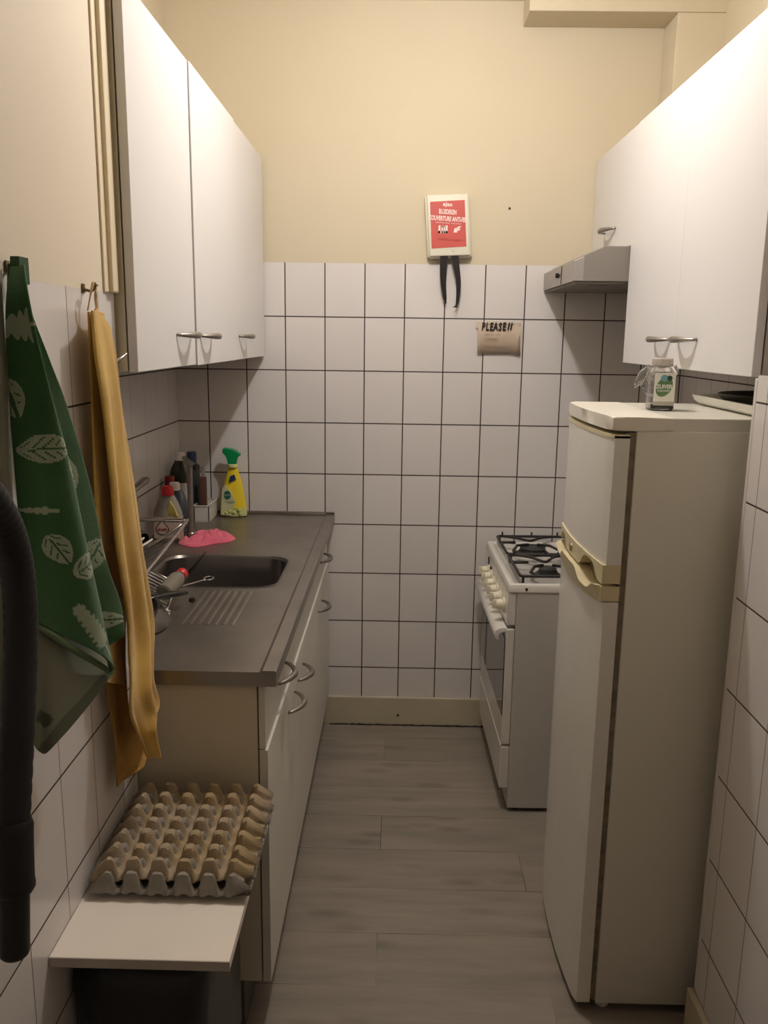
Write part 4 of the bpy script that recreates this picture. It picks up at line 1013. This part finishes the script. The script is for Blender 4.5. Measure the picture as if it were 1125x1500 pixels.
# pattern coordinates are in pattern units on the cloth
def leaf(u, v, cu, cv, ang, L_, W_):
    a = math.radians(ang); x = (u-cu)*math.cos(a)+(v-cv)*math.sin(a); y = -(u-cu)*math.sin(a)+(v-cv)*math.cos(a)
    t_ = x/L_+.5
    if t_ < 0 or t_ > 1.0: return 0
    w = W_*.5*math.sin(PI*t_**.8)**.75
    if abs(y) > w:
        return 0
    if abs(y) < 1.3 and t_ > .12: return 0
    k = (x-abs(y)*1.1) % 13
    if k < 3.0 and 3 < abs(y) < w-4: return 0
    return 1
def sprig(u, v, cu, cv, ang, L_, W_):
    a = math.radians(ang); x = (u-cu)*math.cos(a)+(v-cv)*math.sin(a); y = -(u-cu)*math.sin(a)+(v-cv)*math.cos(a)
    t_ = x/L_+.5
    if t_ < 0 or t_ > 1: return 0
    if t_ > .72: return 1 if abs(y) < 2.2 else 0
    w = W_*.5*(.55+.45*abs(math.sin(x*.36)))*(.5+t_)
    return 1 if 1.0 < abs(y) < w or abs(y) < w*.3 else 0
LEAVES = [(leaf, 54, 655, -6, 72, 44), (leaf, 63, 805, 57, 50, 34), (leaf, 105, 828, -28, 56, 34), (sprig, 110, 918, 52, 92, 30), (leaf, 100, 695, 70, 66, 26),
          (sprig, 28, 478, -8, 60, 48), (leaf, 14, 585, 80, 60, 22), (sprig, 42, 747, 2, 44, 12), (leaf, 137, 812, 105, 56, 28), (leaf, 157, 905, -8, 44, 22), (leaf, 22, 930, 30, 60, 30)]
def pattern(u, v):
    for f in LEAVES:
        if f[0](u, v, *f[1:]): return 1.0
    return 0.0
def towel_material():
    m = bpy.data.materials.new('green_terry'); m.use_nodes = True; h = NT(m); b = m.node_tree.nodes['Principled BSDF']; L = m.node_tree.links
    at = h.n('ShaderNodeAttribute', attribute_name='pattern'); tc = h.n('ShaderNodeTexCoord')
    ns = h.n('ShaderNodeTexNoise'); ns.inputs['Scale'].default_value = 600; L.new(tc.outputs['Object'], ns.inputs['Vector'])
    n2 = h.n('ShaderNodeTexNoise'); n2.inputs['Scale'].default_value = 14; L.new(tc.outputs['Object'], n2.inputs['Vector'])
    g = h.mix(n2.outputs[0], (.020, .085, .022), (.034, .125, .034))
    f = h.n('ShaderNodeMapRange'); f.inputs[1].default_value = .35; f.inputs[2].default_value = .65
    L.new(h.math('ADD', at.outputs['Fac'], h.math('MULTIPLY', h.math('SUBTRACT', ns.outputs[0], .5), .5)), f.inputs[0])
    c = h.mix(f.outputs[0], g, (.30, .36, .25)); L.new(c, b.inputs['Base Color']); b.inputs['Roughness'].default_value = .95; b.inputs['Sheen Weight'].default_value = .25
    bp = h.n('ShaderNodeBump'); bp.inputs['Strength'].default_value = .7; bp.inputs['Distance'].default_value = .002; L.new(h.math('ADD', ns.outputs[0], h.math('MULTIPLY', at.outputs['Fac'], .5)), bp.inputs['Height']); L.new(bp.outputs[0], b.inputs['Normal'])
    return m
# green towel
t = thing('kitchen_towel', 'dark green towel with pale leaf pattern hanging at the left', 'towel', (XL+.02, -2.06, 1.66))
gm = towel_material()
def cloth(name, parts, m, parent, fnp=None, th=.0035):
    b = BM(); at = b.verts.layers.float.new('pattern') if fnp else None
    for (A, B, ns_, nt_, fold) in parts: loft(b, A, B, True, ns_, nt_, fold, at, fnp)
    bmesh.ops.recalc_face_normals(b, faces=b.faces)
    o = obj(name, b, m, parent, smooth='all')
    md = o.modifiers.new('thickness', 'SOLIDIFY'); md.thickness = th; md.offset = 0
    return o
sn = math.sin
cloth('back_fold', [(TW['GB_L'], TW['GB_R'], 60, 240, lambda s, t_: (-.012*sn(PI*s)+.003*s**4+.004*sn(7*s+2*t_))*t_)], gm, t, pattern)
cloth('front_fold', [(TW['GF_L'], TW['GF_R'], 90, 300, lambda s, t_: (.030*sn(PI*s**1.25)**.55*(.2+.8*t_)+.006*sn(9*s+1.5*t_)*t_*(1-s)))], gm, t, pattern)
def revpat(u, v):
    # pale reverse side with green border and one dark leaf
    if leaf(u, v, 72, 1048, -12, 32, 22) or ((u-72)/14)**2+((v-1048)/11)**2 < .8: return 0.25
    e = (u-64)*.78+(v-1103)*.63   # along the lower right edge
    d = (1103-v)-(u-64)*1.19
    return .80 if d > 16 and v < 1094 else .42
m2 = bpy.data.materials.new('green_reverse'); m2.use_nodes = True
h = NT(m2); bb_ = m2.node_tree.nodes['Principled BSDF']; at = h.n('ShaderNodeAttribute', attribute_name='pattern')
cc = h.mix(at.outputs['Fac'], (.012, .028, .012), (.22, .225, .165)); m2.node_tree.links.new(cc, bb_.inputs['Base Color']); bb_.inputs['Roughness'].default_value = .95
cloth('reverse_corner', [(TW['GV_T'], TW['GV_B'], 90, 70, lambda s, t_: .004*sn(5*t_+3*s))], m2, t, revpat)
b = BM(); tube(b, spline([(p[0]+.004, p[1], p[2]) for p in HEM], 8), .0052, 8); obj('hem', b, mat('pale_green_hem', (.15, .21, .11), .95, bump=.5, bscale=500), t, smooth='all')
b = BM(); strip(b, [(XL+.022, -2.066, 1.676), (XL+.020, -2.066, 1.64)], [.012, .016], .03); obj('hanging_loop', b, mat('loop_green', (.03, .07, .03), .9), t)
# grey cloth just inside the frame at the far left
b = BM(); loft(b, [(XL+.012, -2.20, 1.655, 0, 0), (XL+.012, -2.22, 1.45, 0, 0), (XL+.012, -2.24, 1.15, 0, 0), (XL+.012, -2.25, 1.02, 0, 0)], [(XL+.018, -2.118, 1.650, 0, 0), (XL+.018, -2.122, 1.45, 0, 0), (XL+.018, -2.145, 1.20, 0, 0), (XL+.018, -2.165, 1.02, 0, 0)], True, 24, 60, lambda s, t_: .006*sn(11*s+t_*2)*min(1, .3+t_))
o = obj('dish_cloth', b, mat('grey_cloth', (.15, .15, .105), .95, bump=.5, bscale=400, var=.2, vscale=20), loc=(XL+.015, -2.15, 1.65), smooth='all'); md = o.modifiers.new('thickness', 'SOLIDIFY'); md.thickness = .003
tag(o, 'greyish cloth hanging at the left edge behind the green towel', 'cloth')
# mustard towel
t = thing('kitchen_towel', 'mustard yellow towel hanging by a loop beside the wall cabinet', 'towel', (XL+.02, -1.79, 1.65))
YB = [(.199, p[1]+.125, p[2], 0, 0) for p in TW['YM2'][:9]]
cloth('left_fold', [(TW['YL'], YB, 40, 200, lambda s, t_: .007*sn(PI*s)+.003*sn(8*s+3*t_)*t_)], M['yt'], t)
cloth('right_fold', [(TW['YM2'], TW['YR'], 50, 260, lambda s, t_: .024*sn(PI*min(1, s*1.05))**.6*(.25+.75*t_)+.008*sn(13*s+2.5*t_)*min(1, t_*2)+.0025*sn(26*s-5*t_)*t_)], M['yt'], t)
TW['YV_L'][0] = (.200, -1.84, 1.06, 0, 0); TW['YV_R'] = [(.222, -1.76, 1.06, 0, 0)] + [(p[0]-.012, p[1]+.045, p[2], 0, 0) for p in TW['YV_R'][1:4]] + TW['YV_R'][4:]
cloth('tail', [(TW['YV_L'], TW['YV_R'], 24, 50, lambda s, t_: .003*sn(6*s+t_*3))], mat('mustard_terry_inside', (.40, .22, .055), .95, bump=.5, bscale=450, var=.3, vscale=12), t)
b = BM(); tube(b, spline([(XL+.014, -1.792, 1.612), (XL+.020, -1.790, 1.64), (XL+.022, -1.781, 1.659), (XL+.022, -1.772, 1.655), (XL+.022, -1.772, 1.63), (XL+.026, -1.776, 1.605)], 6), .0028, 8, flat=.5); obj('hanging_loop', b, mat('loop_cream', (.52, .38, .20), .9), t, smooth='all')

# black vacuum cleaner hose
t = thing('vacuum_hose', 'thick black vacuum cleaner hose hanging down at the left edge', 'hose', (.262, -2.34, .80))
hp = spline([tuple(p[:3]) for p in TW['hose']], 14)
k0 = 7*14
b = BM()
R = [.0205+.0006*math.sin(i*2.1) for i in range(len(hp[:k0+1]))]
tube(b, hp[:k0+1], R, 18); obj('tube', b, M['rubber'], t, smooth='all')
b = BM(); q = hp[k0-2:k0+16]; tube(b, q, [.022, .0245]+[.0245]*(len(q)-5)+[.0255, .0255, .022], 20); obj('cuff', b, M['rubber'], t, smooth=True)
b = BM(); q = hp[k0+13:]; tube(b, q, [.0185]*(len(q)-2)+[.0175, .014], 20); obj('nozzle', b, M['rubber'], t, smooth=True)
tag(obj('hose_bracket', box(BM(), XL+.0005, .250, -2.395, -2.375, 1.405, 1.425, .002), M['satin'], loc=(XL, -2.385, 1.41)), 'steel wall bracket carrying the black hose at the left edge', 'bracket')

# ------------------------------------------------------------------ lamp and camera
LX, LY, LZ = .83, -1.12, 2.60
t = thing('ceiling_lamp', 'round ceiling lamp between the wall cabinets', 'lamp', (LX, LY, H))
b = BM(); lathe(b, [(.055, H-.0005), (.055, H-.022), (.02, H-.03), (.018, H-.07), (.022, H-.085), (.016, H-.088)], (LX, LY, 0), 24); obj('lamp_holder', b, M['wcap'], t, smooth=True)
l = bpy.data.lights.new('bulb_light', 'POINT'); l.energy = 35; l.color = (1, .955, .94); l.shadow_soft_size = .035
lo = bpy.data.objects.new('bulb_light', l); C.objects.link(lo); lo.location = (LX, LY, LZ)

cam = bpy.data.cameras.new('camera'); co = bpy.data.objects.new('camera', cam); C.objects.link(co); SC.camera = co
cam.sensor_fit = 'HORIZONTAL'; cam.sensor_width = 36; cam.lens = 1239.99/1125*36; cam.clip_start = .05
yaw, pitch, roll = (-0.01565, -0.20378, 0.01366)
cy_, sy_, cp_, sp_ = math.cos(yaw), math.sin(yaw), math.cos(pitch), math.sin(pitch)
fwd = Vector((sy_*cp_, cy_*cp_, sp_)); right = Vector((cy_, -sy_, 0)); upv = right.cross(fwd)
c_, s_ = math.cos(roll), math.sin(roll); r2 = right*c_+upv*s_; u2 = -right*s_+upv*c_
Mx = Matrix((r2, u2, -fwd)).transposed().to_4x4(); Mx.translation = Vector((.7342, -3.2742, 1.5745)); co.matrix_world = Mx

w = bpy.data.worlds.new('world'); SC.world = w; w.use_nodes = True
w.node_tree.nodes['Background'].inputs[0].default_value = (.02, .018, .015, 1)
SC.view_settings.view_transform = 'Standard'; SC.view_settings.look = 'None'; SC.view_settings.gamma = 1; SC.view_settings.exposure = 0
try: SC.view_settings.use_curve_mapping = False
except Exception: pass
SC.cycles.use_denoising = True
SC.cycles.max_bounces = 10; SC.cycles.diffuse_bounces = 6; SC.cycles.transmission_bounces = 8; SC.cycles.sample_clamp_indirect = 6
SC.cycles.caustics_reflective = False; SC.cycles.caustics_refractive = False
